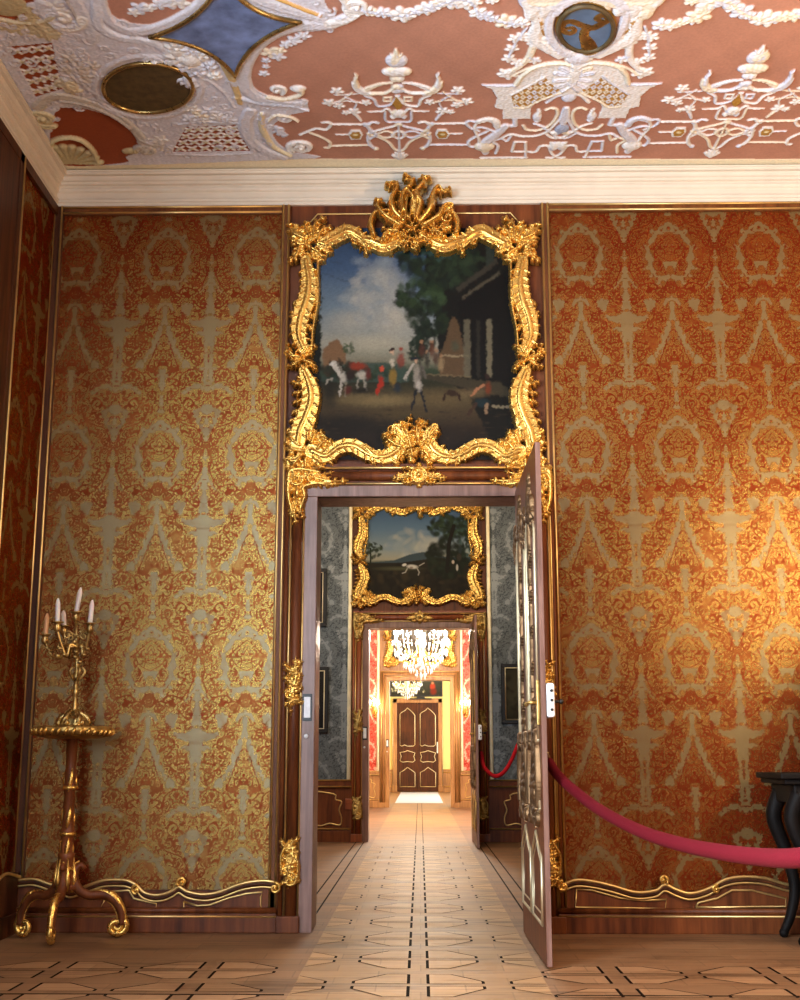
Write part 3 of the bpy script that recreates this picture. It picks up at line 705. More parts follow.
def doorcase(n, yw, frieze_top, wood, jamb, gmat=None, plain=False, res=.0035):
    gm = gmat or M['gilt']
    root = shell('door_%d' % n, (0, yw, 0))
    for s in (-1, 1):
        m = MB()
        a, b = sorted((s * .67, s * .885)); m.box(a, b, yw - .03, yw, 0, OH, 0)                         # backing board
        a, b = sorted((s * .668, s * .752)); m.box(a, b, yw - .045, yw + WT, 0, OH + .0, 1, .004)      # worn flat jamb
        m.tube([(s * .80, yw - .03, .0), (s * .80, yw - .03, 2.94)], .036, 0, 14)
        m.tube([(s * .868, yw - .03, .0), (s * .868, yw - .03, 2.94)], .016, 0, 10)
        a, b = sorted((s * .745, s * .89)); m.box(a, b, yw - .075, yw, 0, .10, 0, .006)                # plinth block
        m.build('door_jamb', [wood, jamb], root)
        g = MB()
        for x in (.757, .843): g.tube([(s * x, yw - .04, .10), (s * x, yw - .04, 2.93 if x > .8 else 2.80)], .0075, 0, 8)
        g.build('gilt_bead', M['gilt_thin'], root)
        if not plain:
            gilt_relief('corner_ornament', min(s * .45, s * .90), max(s * .45, s * .90), 2.50, 2.94, yw - .05, orn_corner(s), root, gm, res)
            gilt_relief('side_ornament', min(s * .73, s * .88), max(s * .73, s * .88), 1.28, 1.72, yw - .055, orn_mid(s, 1.50, .19), root, gm, res)
            gilt_relief('foot_ornament', min(s * .73, s * .89), max(s * .73, s * .89), .24, .58, yw - .058, orn_mid(s, .41, .15, True), root, gm, res)
    m = MB(); m.box(-.885, .885, yw - .03, yw, OH, 2.96, 0)
    m.box(-.752, .752, yw - .045, yw + WT, OH, OH + .075, 1, .004)
    m.tube([(-.80, yw - .032, 2.875), (.80, yw - .032, 2.875)], .034, 0, 14); m.box(-.884, .884, yw - .055, yw, 2.93, 2.955, 0, .004)
    m.build('lintel', [wood, jamb], root)
    g = MB(); g.tube([(-.757, yw - .042, 2.822), (.757, yw - .042, 2.822)], .0075); g.tube([(-.86, yw - .058, 2.925), (.86, yw - .058, 2.925)], .009); g.build('gilt_bead', M['gilt_thin'], root)
    if not plain: gilt_relief('lintel_ornament', -.20, .20, 2.78, 2.97, yw - .055, orn_centre, root, gm, res, mirror=True)
    # keep plate let into the jamb
    m = MB(); m.box(-.745, -.685, yw - .052, yw - .044, 1.28, 1.45, 0, .002); m.build('strike_plate', M['black'], root)
    m = MB(); m.box(-.736, -.695, yw - .056, yw - .050, 1.30, 1.43, 0, .002); m.ball((-.72, yw - .05, 1.185), .014, 0, sc=(1, .5, 1)); m.build('strike_cover', M['steelwhite'], root)
    return root
doorcase(1, YB, 4.8, M['wood'], M['wood_jamb'])
doorcase(2, YB2, 4.6, M['wood_red'], M['wood_jamb'], M['gilt_old'], res=.006)
doorcase(3, YB3, 4.6, M['wood_pale'], M['wood_pale'], M['gilt'], plain=True)

# panelled wood above the first door: thin gilt line with cut corners
root = shell('trim_8', (0, YB, 4.6))
g = MB(); zt = XZ(400, 214, YB)[1]
g.tube([(-.78, YB - .006, 3.0), (-.78, YB - .006, zt - .1), (-.70, YB - .006, zt), (.64, YB - .006, zt), (.72, YB - .006, zt - .1), (.72, YB - .006, 3.0)], .006)
g.build('gilt_bead', M['gilt_thin'], root)
# ------------------------------------------------------------------ carved dado of the front room
def dado(name, poly_px, rail_px, cart_px, x0, x1, skirt_y, curls, mir=False):
    root = shell(name, ((x0 + x1) / 2, YB, 0))
    W = lambda p, yy=YB - .05: XZ(p[0], p[1], yy)
    top = [W(p) for p in rail_px]; sp = spl(top, .012)
    m = MB(); m.prism([(sp[0][0], .0)] + [(a, b - .004) for a, b in sp] + [(sp[-1][0], .0)], YB - .035, YB - .001, 0)
    m.build('panel', M['wood'], root)
    m = MB(); m.box(x0, x1, YB - .065, YB, 0, .115, 0, .006); m.tube([(x0, YB - .05, .13), (x1, YB - .05, .13)], .02, 0, 10); m.build('skirting', M['wood'], root)
    # gilt double rail with a dark hollow between
    m = MB(); m.tube([(a, YB - .045, b - .018) for a, b in sp], .014, 0, 10); m.build('rail_hollow', M['wood_dark'], root)
    g = MB(); g.tube([(a, YB - .058, b) for a, b in sp], .0095, 0, 8); g.tube([(a, YB - .052, b - .037) for a, b in sp], .0068, 0, 8)
    zs = XZ(400, skirt_y, YB - .06)[1]; g.tube([(x0, YB - .062, zs), (x1, YB - .062, zs)], .0075, 0, 8)
    g.build('gilt_rail', M['gilt_thin'], root)
    g = MB()
    for c in cart_px:
        P = [W(p) for p in c]; g.tube([(a, YB - .04, b) for a, b in P + [P[0]]], .0068, 0, 6)
    g.build('gilt_cartouche', M['gilt_thin'], root)
    g = MB()
    for (x, y, r, a0, t) in curls:
        c = W((x, y)); P = spiral(c, r, r * .15, a0, t); g.tube([(a, YB - .062, b) for a, b in P], [.011 - .004 * i / len(P) for i in range(len(P))], 0, 8); g.ball((c[0], YB - .064, c[1]), .013)
    g.build('rail_scroll', M['gilt'], root)
    return root
k = lambda X, Y: (120 + X / 4.444, 860 + Y / 4.444)
dado('baseboard_left', None,
     [(18, 880), (34, 879), (50, 884), (62, 888), (72, 891), (92, 884), (106, 880), k(0, 88), k(35, 92), k(75, 112), k(105, 142), k(150, 155), k(200, 150), k(240, 132), k(262, 118), k(300, 140), k(370, 152), k(440, 142), k(520, 112), k(580, 97), k(640, 92), k(690, 98)],
     [[k(282, 185), k(345, 205), k(400, 200), k(480, 170), k(560, 150), k(632, 143), k(624, 165), k(624, 200), k(632, 228), k(282, 222)], [k(-60, 160), k(-30, 140), k(38, 135), k(60, 172), k(100, 182), k(160, 195), k(158, 220), k(-90, 216)]],
     XL + .02, -.885, 917, [(136, 890, .030, 1.2, 1.3), (182, 882, .032, 4.0, -1.3), (275, 888, .034, 1.6, -1.4), (62, 888, .03, 1.2, 1.3)])
q = lambda X, Y: (490 + X / 1.755, 430 + Y / 1.755)
dado('baseboard_right', None,
     [q(122, 800), q(150, 790), q(180, 792), q(215, 800), q(255, 811), q(290, 808), q(306, 798), q(325, 806), q(350, 813), q(380, 806), q(410, 790), q(440, 784), q(480, 786), q(520, 797), q(560, 802), (870, 884), (960, 890), (1060, 884)],
     [[q(152, 806), q(180, 808), q(230, 822), q(270, 826), q(310, 824), q(308, 841), q(150, 838)], [q(362, 838), q(366, 830), q(400, 822), q(425, 808), q(460, 808), q(520, 822), q(520, 837)]],
     .845, XR, 916, [(563, 886, .034, 1.6, 1.4), (663, 880, .03, -.9, 1.3), (716, 889, .026, 1.0, 1.3)])
# left wall dado, seen almost edge on
root = shell('baseboard_left', (XL, 6.5, 0))
m = MB(); m.box(XL, XL + .05, 4.7, YB - .06, 0, .36, 0, .006); m.box(XL, XL + .075, 4.7, YB - .06, 0, .12, 0, .006); m.build('panel', M['wood_dark'], root)
g = MB(); P = spl([(7.9, .33), (7.6, .37), (7.3, .30), (7.0, .40), (6.4, .36), (5.6, .38)], .03); g.tube([(XL + .06, a, b) for a, b in P], .010); g.build('gilt_rail', M['gilt_thin'], root)

# grey room and red room: simple panelled dado, silk above
def far_dado(name, x0, x1, yw, ztop, wood, carts, gm, rail=True):
    root = shell(name, ((x0 + x1) / 2, yw, 0)); m = MB(); m.box(x0, x1, yw - .03, yw, 0, ztop, 0); m.box(x0, x1, yw - .06, yw, 0, .14, 0, .005); m.box(x0, x1, yw - .055, yw, ztop - .05, ztop + .03, 0, .006); m.build('panel', wood, root)
    g = MB()
    for z in (ztop + .03, ztop - .05, .165): g.tube([(x0, yw - .06, z), (x1, yw - .06, z)], .010)
    for c in carts: g.tube([(a, yw - .037, b) for a, b in spl(c, .02, True)] + [(c[0][0], yw - .037, c[0][1])], .009)
    g.build('gilt_bead', gm, root); return root
def cart(cx, s):
    return [(cx - s * .27, .60), (cx + s * .16, .60), (cx + s * .19, .53), (cx + s * .27, .50), (cx + s * .24, .40), (cx + s * .27, .30), (cx + s * .25, .21), (cx + s * .12, .23), (cx, .20), (cx - s * .14, .23), (cx - s * .27, .21)]
far_dado('baseboard_left', -3.2, -.885, YB2, .74, M['wood'], [cart(-1.28, 1), cart(-2.2, 1)], M['gilt_thin'])
far_dado('baseboard_right', .885, 3.6, YB2, .74, M['wood'], [cart(1.35, -1), cart(2.3, -1)], M['gilt_thin'])
far_dado('baseboard_left', -3.2, -.885, YB3, .74, M['wood_pale'], [cart(-1.25, 1)], M['gilt_thin'])
far_dado('baseboard_right', .885, 3.6, YB3, .74, M['wood_pale'], [cart(1.25, -1)], M['gilt_thin'])
far_dado('baseboard_right', .72, 2.6, YB4, .66, M['wood_pale'], [], M['gilt_thin'])
far_dado('baseboard_left', -2.6, -.87, YB4, .66, M['wood_pale'], [], M['gilt_thin'])
silk_sheet('wall_silk', -3.2, -.90, .77, 5.2, YB2 - .01, M['silk_grey'], res=.011, uc=-1.35, vc=4.0, scale=1.15)
silk_sheet('wall_silk', .90, 3.6, .77, 5.2, YB2 - .01, M['silk_grey'], res=.011, uc=1.35, vc=4.0, scale=1.15)
silk_sheet('wall_silk', -3.2, -.93, .78, 5.2, YB3 - .01, M['silk_red'], res=.014, uc=-1.13, vc=4.0, scale=1.0)
silk_sheet('wall_silk', .93, 3.6, .78, 5.2, YB3 - .01, M['silk_red'], res=.014, uc=1.13, vc=4.0, scale=1.0)
for yw, a in ((YB2, .905), (YB3, .905)):
    for s in (-1, 1):
        root = shell('trim_9', (s * a, yw, .8)); m = MB(); x0, x1 = sorted((s * (a - .01), s * (a + .045))); m.box(x0, x1, yw - .04, yw, .76, 5.2, 0, .012); m.build('gilt_rail', M['gilt_pale'], root)
# ------------------------------------------------------------------ overdoor paintings in carved rococo frames
FY = YB - .05
f1 = lambda x, y: XZ(x, y, FY)
def husks(r, P, w):
    C_ = spl(P, .004); L_ = 0
    for i in range(3, len(C_) - 3):
        L_ += np.linalg.norm(C_[i] - C_[i - 1])
        if L_ > .055:
            L_ = 0; t = C_[i + 2] - C_[i - 2]; t = t / (np.linalg.norm(t) + 1e-9); n_ = np.array([-t[1], t[0]])
            for sg in (-1, 1): r.stroke([C_[i] + n_ * sg * w * .5, C_[i] + n_ * sg * w * 1.25 + t * .02], [.011, .006], [.058, .066], smooth=False)
def frame_draw(r):
    h = .06; w = .045
    S = lambda pts, ww=w, hh=h, prof='triple': (r.stroke([f1(*p) for p in pts], [q_ * 1.35 for q_ in ww] if isinstance(ww, list) else ww, hh, None, prof), husks(r, [f1(*p) for p in pts], max(ww) if isinstance(ww, list) else ww) if prof == 'triple' else None)
    L = lambda a, b, wd=.04, hh=.055, bend=.15, n=4: r.leaf(f1(*a), f1(*b), wd, hh, None, bend, n)
    # rails (breaking into C scrolls)
    for s in (0, 1):
        X = (lambda x: x) if s == 0 else (lambda x: 829.5 - x)       # mirrored about the frame's axis
        g = 1 if s == 0 else -1
        T = lambda pts: [(X(a) + (0 if s == 0 else (b - 340) * .012), b) for a, b in pts]
        S(T([(306, 262), (309, 282), (307, 300), (301, 318), (299, 336), (304, 350)]), [.03, .045, .05, .045, .03])
        S(T([(304, 372), (310, 388), (311, 402), (306, 418), (300, 432), (298, 444)]), [.028, .048, .05, .05, .04])
        S(T([(322, 246), (335, 239), (348, 233), (360, 239), (366, 246)]), [.03, .04, .045, .035, .02])
        S(T([(362, 241), (372, 243), (384, 247), (396, 243), (406, 236)]), [.025, .04, .045, .035, .02])
        S(T([(312, 452), (326, 457), (340, 448), (354, 447), (368, 455), (378, 459)]), [.04, .035, .04, .04, .025])
        S(T([(366, 449), (376, 457), (388, 457), (399, 449), (402, 436), (396, 428)]), [.02, .035, .042, .036, .022])
        # inner bead
        S(T([(318, 262), (318, 300), (313, 330), (312, 350)]), .012, .045, 'round'); S(T([(316, 385), (318, 405), (314, 425), (310, 436)]), .012, .045, 'round')
        # corner bosses and leaves
        for (x, y), rr in (((306, 243), .07), ((298, 232), .05), ((318, 236), .05), ((312, 256), .05), ((300, 252), .04)):
            r.flower(f1(*T([(x, y)])[0]), rr, .06)
        for a, b in (((304, 240), (289, 222)), ((310, 238), (308, 221)), ((314, 238), (326, 217)), ((300, 248), (288, 262)), ((305, 246), (293, 240)), ((318, 244), (330, 256)), ((312, 250), (322, 264)), ((318, 240), (333, 228)), ((300, 238), (296, 224))):
            L(T([a])[0], T([b])[0], .050, .062, .2 * g)
        r.scroll(f1(*T([(317, 258)])[0]), .035, 0, 1.3 * g, .011, .055); r.scroll(f1(*T([(325, 250)])[0]), .03, 2, -1.3 * g, .010, .055)
        for (x, y), rr in (((304, 452), .06), ((296, 462), .04), ((316, 446), .04), ((318, 460), .035), ((300, 438), .03), ((310, 462), .04), ((292, 452), .03)):
            r.flower(f1(*T([(x, y)])[0]), rr, .062)
        for a, b in (((302, 452), (286, 440)), ((300, 458), (285, 466)), ((306, 460), (300, 473)), ((314, 458), (322, 470)), ((312, 444), (324, 432)), ((318, 450), (333, 442)), ((300, 446), (290, 430)), ((308, 440), (314, 428)), ((296, 462), (286, 458))):
            L(T([a])[0], T([b])[0], .050, .062, .2 * g)
        r.scroll(f1(*T([(322, 440)])[0]), .03, 0, 1.4 * g, .010, .055); r.scroll(f1(*T([(290, 462)])[0]), .028, 2, -1.4 * g, .010, .055)
        # side centre clasp
        for (x, y), rr in (((302, 358), .05), ((296, 362), .03), ((310, 354), .03), ((306, 368), .036), ((305, 348), .03)):
            r.flower(f1(*T([(x, y)])[0]), rr, .064)
        for a, b in (((300, 358), (284, 350)), ((300, 362), (286, 366)), ((306, 362), (316, 372)), ((306, 354), (317, 346)), ((302, 352), (298, 338)), ((302, 366), (297, 380)), ((296, 358), (288, 342))):
            L(T([a])[0], T([b])[0], .032, .058, .18 * g)
        # small flames along the rails
        for (a, b) in (((311, 300), (318, 306)), ((306, 316), (316, 322)), ((303, 326), (313, 333)), ((300, 300), (292, 304)), ((297, 318), (292, 310)), ((302, 384), (291, 380)), ((303, 392), (292, 392)), ((302, 400), (292, 402)), ((300, 410), (291, 412)), ((298, 420), (289, 420)), ((296, 432), (287, 428)), ((308, 420), (316, 424)), ((309, 276), (317, 272)),
                       ((345, 234), (343, 226)), ((360, 238), (362, 228)), ((375, 243), (377, 232)), ((352, 240), (356, 248)), ((388, 247), (390, 256)), ((366, 246), (364, 256)), ((340, 448), (336, 440)), ((370, 456), (371, 466)), ((350, 446), (352, 456)), ((330, 456), (330, 466)), ((378, 458), (384, 467)), ((392, 452), (388, 444))):
            L(T([a])[0], T([b])[0], .032, .055, .25 * g, 3)
    # bottom cartouche
    for a, b in (((411, 448), (411, 414)), ((405, 444), (395, 422)), ((418, 444), (428, 420)), ((402, 448), (388, 440)), ((421, 448), (436, 438)), ((400, 452), (394, 466)), ((424, 452), (430, 466)), ((411, 450), (411, 464)), ((406, 438), (402, 420)), ((417, 438), (422, 418)), ((396, 446), (384, 432)), ((428, 446), (440, 430))):
        L(a, b, .045, .07, .12, 5)
    for (x, y), rr in (((411, 440), .045), ((403, 450), .035), ((420, 450), .035), ((411, 456), .035)): r.flower(f1(x, y), rr, .075)
    r.scroll(f1(392, 430), .036, 0, -1.4, .013, .06); r.scroll(f1(432, 430), .036, 3, 1.4, .013, .06)
def carve(r):
    # chased diaper, husks and flutes cut over the whole surface
    UU, VV = np.meshgrid(r.U, r.V); on = r.H > .012
    dia = np.abs(np.sin((UU + VV) * 95)) * np.abs(np.sin((UU - VV) * 95))
    big = np.sin(UU * 41 + 2 * np.sin(VV * 23)) * np.sin(VV * 37 + 1.5 * np.sin(UU * 19))
def crest_draw(r):
    L = lambda a, b, wd=.05, hh=.09, bend=.15, n=5: r.leaf(f1(*a), f1(*b), wd, hh, None, bend, n)
    r.stroke([f1(*p) for p in [(374, 238), (371, 226), (376, 216), (388, 214)]], [.02, .024, .018, .01], .06); r.scroll(f1(388, 221), .045, 1.5, -1.4, .015, .07)
    r.stroke([f1(*p) for p in [(456, 236), (457, 224), (450, 214), (442, 216)]], [.02, .024, .018, .01], .06); r.scroll(f1(447, 222), .045, 1.5, 1.4, .015, .07)
    def flame(P, wd, h=.10):
        r.stroke([f1(*p) for p in P], [wd, wd * 1.1, wd * .75, wd * .25], [h * .8, h, h, h * .6]); r.blob(f1(*P[-1]), wd * .7, wd * .6, h)
        for i in range(len(P) - 1):
            a_, b_ = np.array(P[i], float), np.array(P[i + 1], float); m_ = (a_ + b_) / 2; d_ = b_ - a_; n_ = np.array([-d_[1], d_[0]]) / (np.linalg.norm(d_) + 1e-6)
            for sg in (-1, 1): r.stroke([f1(*m_), f1(*(m_ + n_ * sg * 4 + d_ * .35))], [wd * .6, wd * .3], [h * .8, h * .5], smooth=False)
    flame([(408, 222), (402, 210), (404, 198), (412, 190), (410, 182), (405, 181)], .030)
    flame([(404, 226), (394, 216), (392, 204), (398, 192), (394, 187), (387, 190)], .028)
    flame([(400, 230), (386, 222), (378, 212), (382, 204), (376, 206)], .026)
    flame([(416, 222), (420, 208), (416, 198), (424, 188), (422, 181), (429, 184)], .030)
    flame([(420, 226), (430, 214), (432, 202), (438, 192), (444, 198), (449, 194)], .028)
    flame([(424, 230), (438, 222), (444, 212), (452, 210), (450, 218)], .026)
    flame([(412, 220), (414, 206), (408, 196), (414, 186)], .022, .11)
    for y_ in (0, 6, 12): pass
    for dx in (-9, -4.5, 0, 4.5): r.stroke([f1(410 + dx, 226), f1(412 + dx, 203)], .010, .11, smooth=False)       # fluted shell
    for (x, y), rr in (((412, 232), .05), ((404, 238), .04), ((422, 236), .04), ((394, 234), .035), ((434, 232), .035), ((416, 244), .04)): r.flower(f1(x, y), rr, .09)
    for a, b in (((398, 236), (382, 230)), ((430, 236), (446, 242)), ((410, 240), (402, 252)), ((420, 240), (430, 250)), ((416, 240), (414, 256)), ((388, 236), (380, 246)), ((440, 232), (452, 232))): L(a, b, .036, .075, .15, 4)
    r.scroll(f1(414, 251), .028, 0, 1.3, .011, .07)
u0, v0 = f1(276, 480); u1, v1 = f1(556, 206)
FR = Relief(u0, u1, v0, v1, .004); frame_draw(FR); carve(FR)
u0, v0 = f1(364, 262); u1, v1 = f1(462, 172)
CR = Relief(u0, u1, v0, v1, .004); crest_draw(CR); carve(CR)

class Painter:
    def __init__(s, x0, y0, x1, y1, k=1.3):
        s.x0, s.y0, s.k = x0, y0, k; s.w = int((x1 - x0) * k) + 1; s.h = int((y1 - y0) * k) + 1
        s.X, s.Y = np.meshgrid(x0 + np.arange(s.w) / k, y0 + np.arange(s.h) / k); s.C = np.zeros((s.h, s.w, 3)); s.x1 = x0 + (s.w - 1) / k; s.y1 = y0 + (s.h - 1) / k
    def put(s, a, col): a = (np.clip(a, 0, 1))[..., None]; s.C = s.C * (1 - a) + np.array(lin(col)) * a
    def vgrad(s, stops):
        ys = [q[0] for q in stops]; cs = np.array([lin(q[1]) for q in stops])
        for i in range(3): s.C[..., i] = np.interp(s.Y, ys, cs[:, i])
    def ell(s, cx, cy, rx, ry, col, soft=.3, a=1., rot=0.):
        dx, dy = s.X - cx, s.Y - cy; c, n = math.cos(rot), math.sin(rot)
        d = np.hypot((dx * c + dy * n) / rx, (-dx * n + dy * c) / ry); s.put(np.clip((1 - d) / soft, 0, 1) * a, col)
    def poly(s, P, col, a=1.):
        m = np.zeros(s.X.shape, bool); n = len(P)
        for i in range(n):
            p, q_ = P[i], P[(i + 1) % n]
            if p[1] == q_[1]: continue
            m ^= ((p[1] > s.Y) != (q_[1] > s.Y)) & (s.X < (q_[0] - p[0]) * (s.Y - p[1]) / (q_[1] - p[1]) + p[0])
        f = m.astype(float); f = (f + np.roll(f, 1, 0) + np.roll(f, -1, 0) + np.roll(f, 1, 1) + np.roll(f, -1, 1)) / 5; s.put(f * a, col)
    def line(s, P, w, col, a=1.):
        for i in range(len(P) - 1):
            (x0, y0), (x1, y1) = P[i], P[i + 1]; dx, dy = x1 - x0, y1 - y0
            t = np.clip(((s.X - x0) * dx + (s.Y - y0) * dy) / (dx * dx + dy * dy + 1e-9), 0, 1); d = np.hypot(s.X - x0 - t * dx, s.Y - y0 - t * dy)
            s.put(np.clip((w - d) * s.k + .5, 0, 1) * a, col)
    def leaves(s, cx, cy, rx, ry, n, r, cols, seed=1, a=.8):
        q_ = random.Random(seed)
        for _ in range(n):
            an, rad = q_.uniform(0, 2 * PI), math.sqrt(q_.random()); s.ell(cx + rx * rad * math.cos(an), cy + ry * rad * math.sin(an), r * q_.uniform(.5, 1.3), r * q_.uniform(.3, .8), q_.choice(cols), .6, a, q_.uniform(0, 3))
    def sheet(s, name, place, mat, parent):
        P = np.array([place(x, y) for x, y in ((s.x0, s.y0), (s.x1, s.y0), (s.x0, s.y1), (s.x1, s.y1))])
        a = ((s.X - s.x0) / (s.x1 - s.x0)).ravel()[:, None]; b = ((s.Y - s.y0) / (s.y1 - s.y0)).ravel()[:, None]
        co_ = (P[0] * (1 - a) + P[1] * a) * (1 - b) + (P[2] * (1 - a) + P[3] * a) * b
        jj, ii = np.meshgrid(np.arange(s.h - 1), np.arange(s.w - 1), indexing='ij'); k_ = (jj * s.w + ii).ravel()
        return grid_mesh(name, co_, np.stack([k_, k_ + s.w, k_ + s.w + 1, k_ + 1], 1), mat, parent, cols=s.C.reshape(-1, 3))

def paint_court():
    p = Painter(304, 228, 528, 460, 1.35)
    p.vgrad([(228, '#2c3f5c'), (270, '#41597a'), (310, '#6f8291'), (345, '#98988c'), (362, '#7d7a68'), (372, '#33402f'), (385, '#2a2a1c'), (400, '#4f452f'), (415, '#443826'), (430, '#2a2119'), (460, '#1d1817')])
    for x, y, a_, b_, c in [(365, 300, 26, 18, '#a9aaa0'), (378, 275, 24, 16, '#9ea3a0'), (352, 322, 30, 16, '#a5a498'), (390, 290, 26, 26, '#a3a49c'), (395, 320, 30, 24, '#b0ab9a'), (372, 345, 36, 12, '#aaa692'), (340, 345, 20, 10, '#9a998a'), (360, 262, 12, 6, '#7f8c99'), (385, 262, 14, 8, '#8d979e'), (345, 300, 10, 6, '#8f979a')]: p.ell(x, y, a_, b_, c, .8, .75)
    p.leaves(375, 300, 30, 30, 60, 7, ['#b6b4a8', '#8f9598', '#a4a59e', '#778695'], 5, .35)
    for x, y in [(330, 262), (322, 275), (337, 280)]: p.line([(x, y), (x + 12, y + 3)], .6, '#35455a', .6)
    # right: dark trees and palace
    p.poly([(520, 228), (528, 228), (528, 460), (500, 460), (470, 400), (440, 376), (436, 330), (432, 300), (425, 270), (428, 228)], '#14130f')
    p.leaves(440, 262, 40, 26, 130, 9, ['#182019', '#22301f', '#131711', '#2c3b27'], 2)
    p.leaves(420, 298, 24, 16, 90, 7, ['#1b281a', '#26361f', '#12170f', '#33462b'], 3); p.leaves(408, 302, 12, 7, 30, 5, ['#2a3a22', '#1a2416'], 4); p.leaves(428, 322, 20, 16, 70, 7, ['#161e14', '#212e1b'], 6)
    p.leaves(438, 250, 22, 12, 40, 5, ['#3a5550', '#27413c', '#1b2a24'], 61, .6)
    p.leaves(417, 352, 8, 14, 60, 4, ['#1a251a', '#202f20'], 7); p.leaves(425, 340, 10, 16, 60, 5, ['#121a12', '#1c281b'], 8)
    p.poly([(455, 290), (492, 262), (497, 258), (498, 264), (458, 294)], '#37332a'); p.poly([(462, 298), (500, 272), (500, 276), (462, 302)], '#4d4739'); p.poly([(486, 240), (494, 238), (494, 262), (486, 268)], '#2c332c')
    p.poly([(458, 304), (522, 262), (528, 262), (528, 400), (462, 385)], '#0e0c0a', .9)
    p.poly([(447, 338), (449, 326), (454, 318), (459, 326), (462, 342), (468, 372), (468, 378), (440, 378), (440, 355)], '#57442f'); p.ell(455, 348, 6, 7, '#3f4a3a', .6, .7); p.line([(440, 358), (468, 358)], .8, '#8b7c60')
    for x, w_, c in [(467, 3.0, '#5f5a49'), (489, 2.6, '#6d6753'), (478, 2, '#2a2720')]: p.poly([(x - w_, 322), (x + w_, 322), (x + w_, 380), (x - w_, 378)], c, .9)
    p.poly([(424, 376), (500, 384), (520, 400), (500, 398), (424, 380)], '#3b3527'); p.line([(425, 376), (470, 379)], .7, '#77694c', .7)
    # left: dark tree trunk, hills, house
    p.poly([(304, 228), (314, 228), (316, 300), (321, 330), (321, 420), (304, 460)], '#12130f'); p.leaves(318, 300, 4, 60, 80, 3, ['#171b14', '#1e261a'], 9)
    p.poly([(321, 372), (345, 366), (372, 364), (400, 366), (408, 372), (408, 384), (321, 384)], '#37483f', .9); p.leaves(360, 374, 40, 6, 60, 5, ['#27362a', '#31412f', '#22301f'], 10)
    p.poly([(323, 352), (330, 344), (338, 341), (346, 354), (346, 366), (323, 368)], '#7a5c40'); p.leaves(348, 350, 5, 6, 18, 3, ['#3c4a33', '#4a5738'], 12)
    p.leaves(340, 372, 20, 8, 50, 5, ['#2e2a1c', '#3a2a1c', '#26251a'], 13)
    # ground
    for x, y, a_, b_, c in [(380, 402, 55, 8, '#7e6d49'), (440, 400, 40, 12, '#5f5034'), (350, 400, 30, 5, '#6a5b3c'), (400, 415, 50, 8, '#4f4229'), (470, 395, 26, 6, '#6b5b3f')]: p.ell(x, y, a_, b_, c, .8, .8)
    p.ell(345, 425, 60, 14, '#1c1813', .7, .85); p.ell(330, 395, 12, 22, '#1d1a13', .8, .8)
    # white horses, riders
    p.line([(334, 366), (338, 371), (342, 378)], 3.2, '#b9b5aa'); p.ell(332, 367, 3.6, 2.0, '#c9c5bb', .4, 1, .5); p.ell(344, 380, 5, 6, '#a9a499', .5); p.line([(341, 384), (341, 391), (339, 397)], .9, '#b5b0a4'); p.line([(346, 385), (345, 392), (346, 398)], .9, '#77725f'); p.line([(333, 381), (328, 382), (326, 386)], .8, '#a19c8f'); p.line([(337, 366), (342, 374)], 1.2, '#6d675c')
    p.ell(362, 377, 7, 5.5, '#aaa598', .5); p.line([(358, 382), (357, 391)], .9, '#8d887b'); p.line([(364, 382), (366, 392)], 1.2, '#8d887b'); p.ell(358, 368, 11, 5, '#8c3420', .5, .9); p.ell(350, 378, 6, 7, '#2c1f1b', .5); p.ell(348, 392, 5, 6, '#5c1f1a', .6, .8)
    p.ell(368, 376, 4, 8, '#5d2119', .6, .9); p.ell(362, 392, 16, 4, '#191410', .8, .9)
    p.ell(381, 384, 3.6, 8, '#9a2c1a', .5); p.ell(382, 371, 2.6, 3, '#b64a30', .3); p.line([(379, 386), (377, 396)], 1.5, '#9c2a18')
    p.ell(393, 379, 4.4, 11, '#80662c', .5); p.ell(392, 365, 3, 5, '#bdb4a0', .5); p.ell(392, 354, 2.3, 3, '#caa588', .3); p.ell(392, 352, 3, 1.6, '#2a1a18', .3); p.ell(401, 362, 5, 9, '#7c2f22', .5, .8); p.ell(401, 351, 3, 2.4, '#8a3222', .6); p.ell(397, 390, 5, 6, '#1f2a38', .6, .8)
    # standing man in grey coat
    p.ell(417, 378, 4.6, 15, '#8a8378', .45); p.ell(421, 374, 3.2, 12, '#4c463e', .6, .8); p.ell(416, 362, 2.6, 3.2, '#b78f74', .3); p.ell(415, 360.5, 5.5, 1.4, '#20222a', .3); p.line([(413, 367), (408, 375), (405, 381)], 1.1, '#a8a094'); p.line([(422, 368), (426, 380)], 1.4, '#5a544b')
    p.line([(416, 392), (414, 402), (412, 411)], 1.1, '#1b1c22'); p.line([(420, 392), (424, 402), (426, 412)], 1.1, '#1b1c22')
    p.ell(419, 388, 4, 6, '#bdb6aa', .5, .7)
    for x, y, c in [(422, 352, '#4c2a1e'), (432, 352, '#5b3522'), (441, 366, '#8f7a5a'), (427, 362, '#26231d'), (436, 360, '#45281c')]: p.ell(x, y, 4, 10, c, .6, .85); p.ell(x, y - 8, 2, 2.4, '#9a7455', .4, .8)
    p.ell(452, 395, 8, 4, '#2c1a14', .4, .9); p.line([(445, 396), (444, 402)], 1, '#2c1a14'); p.line([(458, 396), (460, 402)], 1, '#2c1a14')
    # seated man and kerb
    p.ell(488, 390, 4, 8, '#6a341e', .5); p.ell(487, 378, 3.4, 3.6, '#31201a', .4); p.line([(484, 387), (476, 392), (472, 397)], 1.0, '#a36f4f'); p.ell(482, 404, 9, 5, '#1e2c30', .4); p.line([(476, 406), (468, 416)], 2, '#3d2b20'); p.line([(487, 406), (486, 414)], 1.6, '#8b7158'); p.line([(492, 408), (512, 409)], 1.0, '#80765f')
    p.C *= np.array([.70, .68, .66]); q_ = random.Random(8)
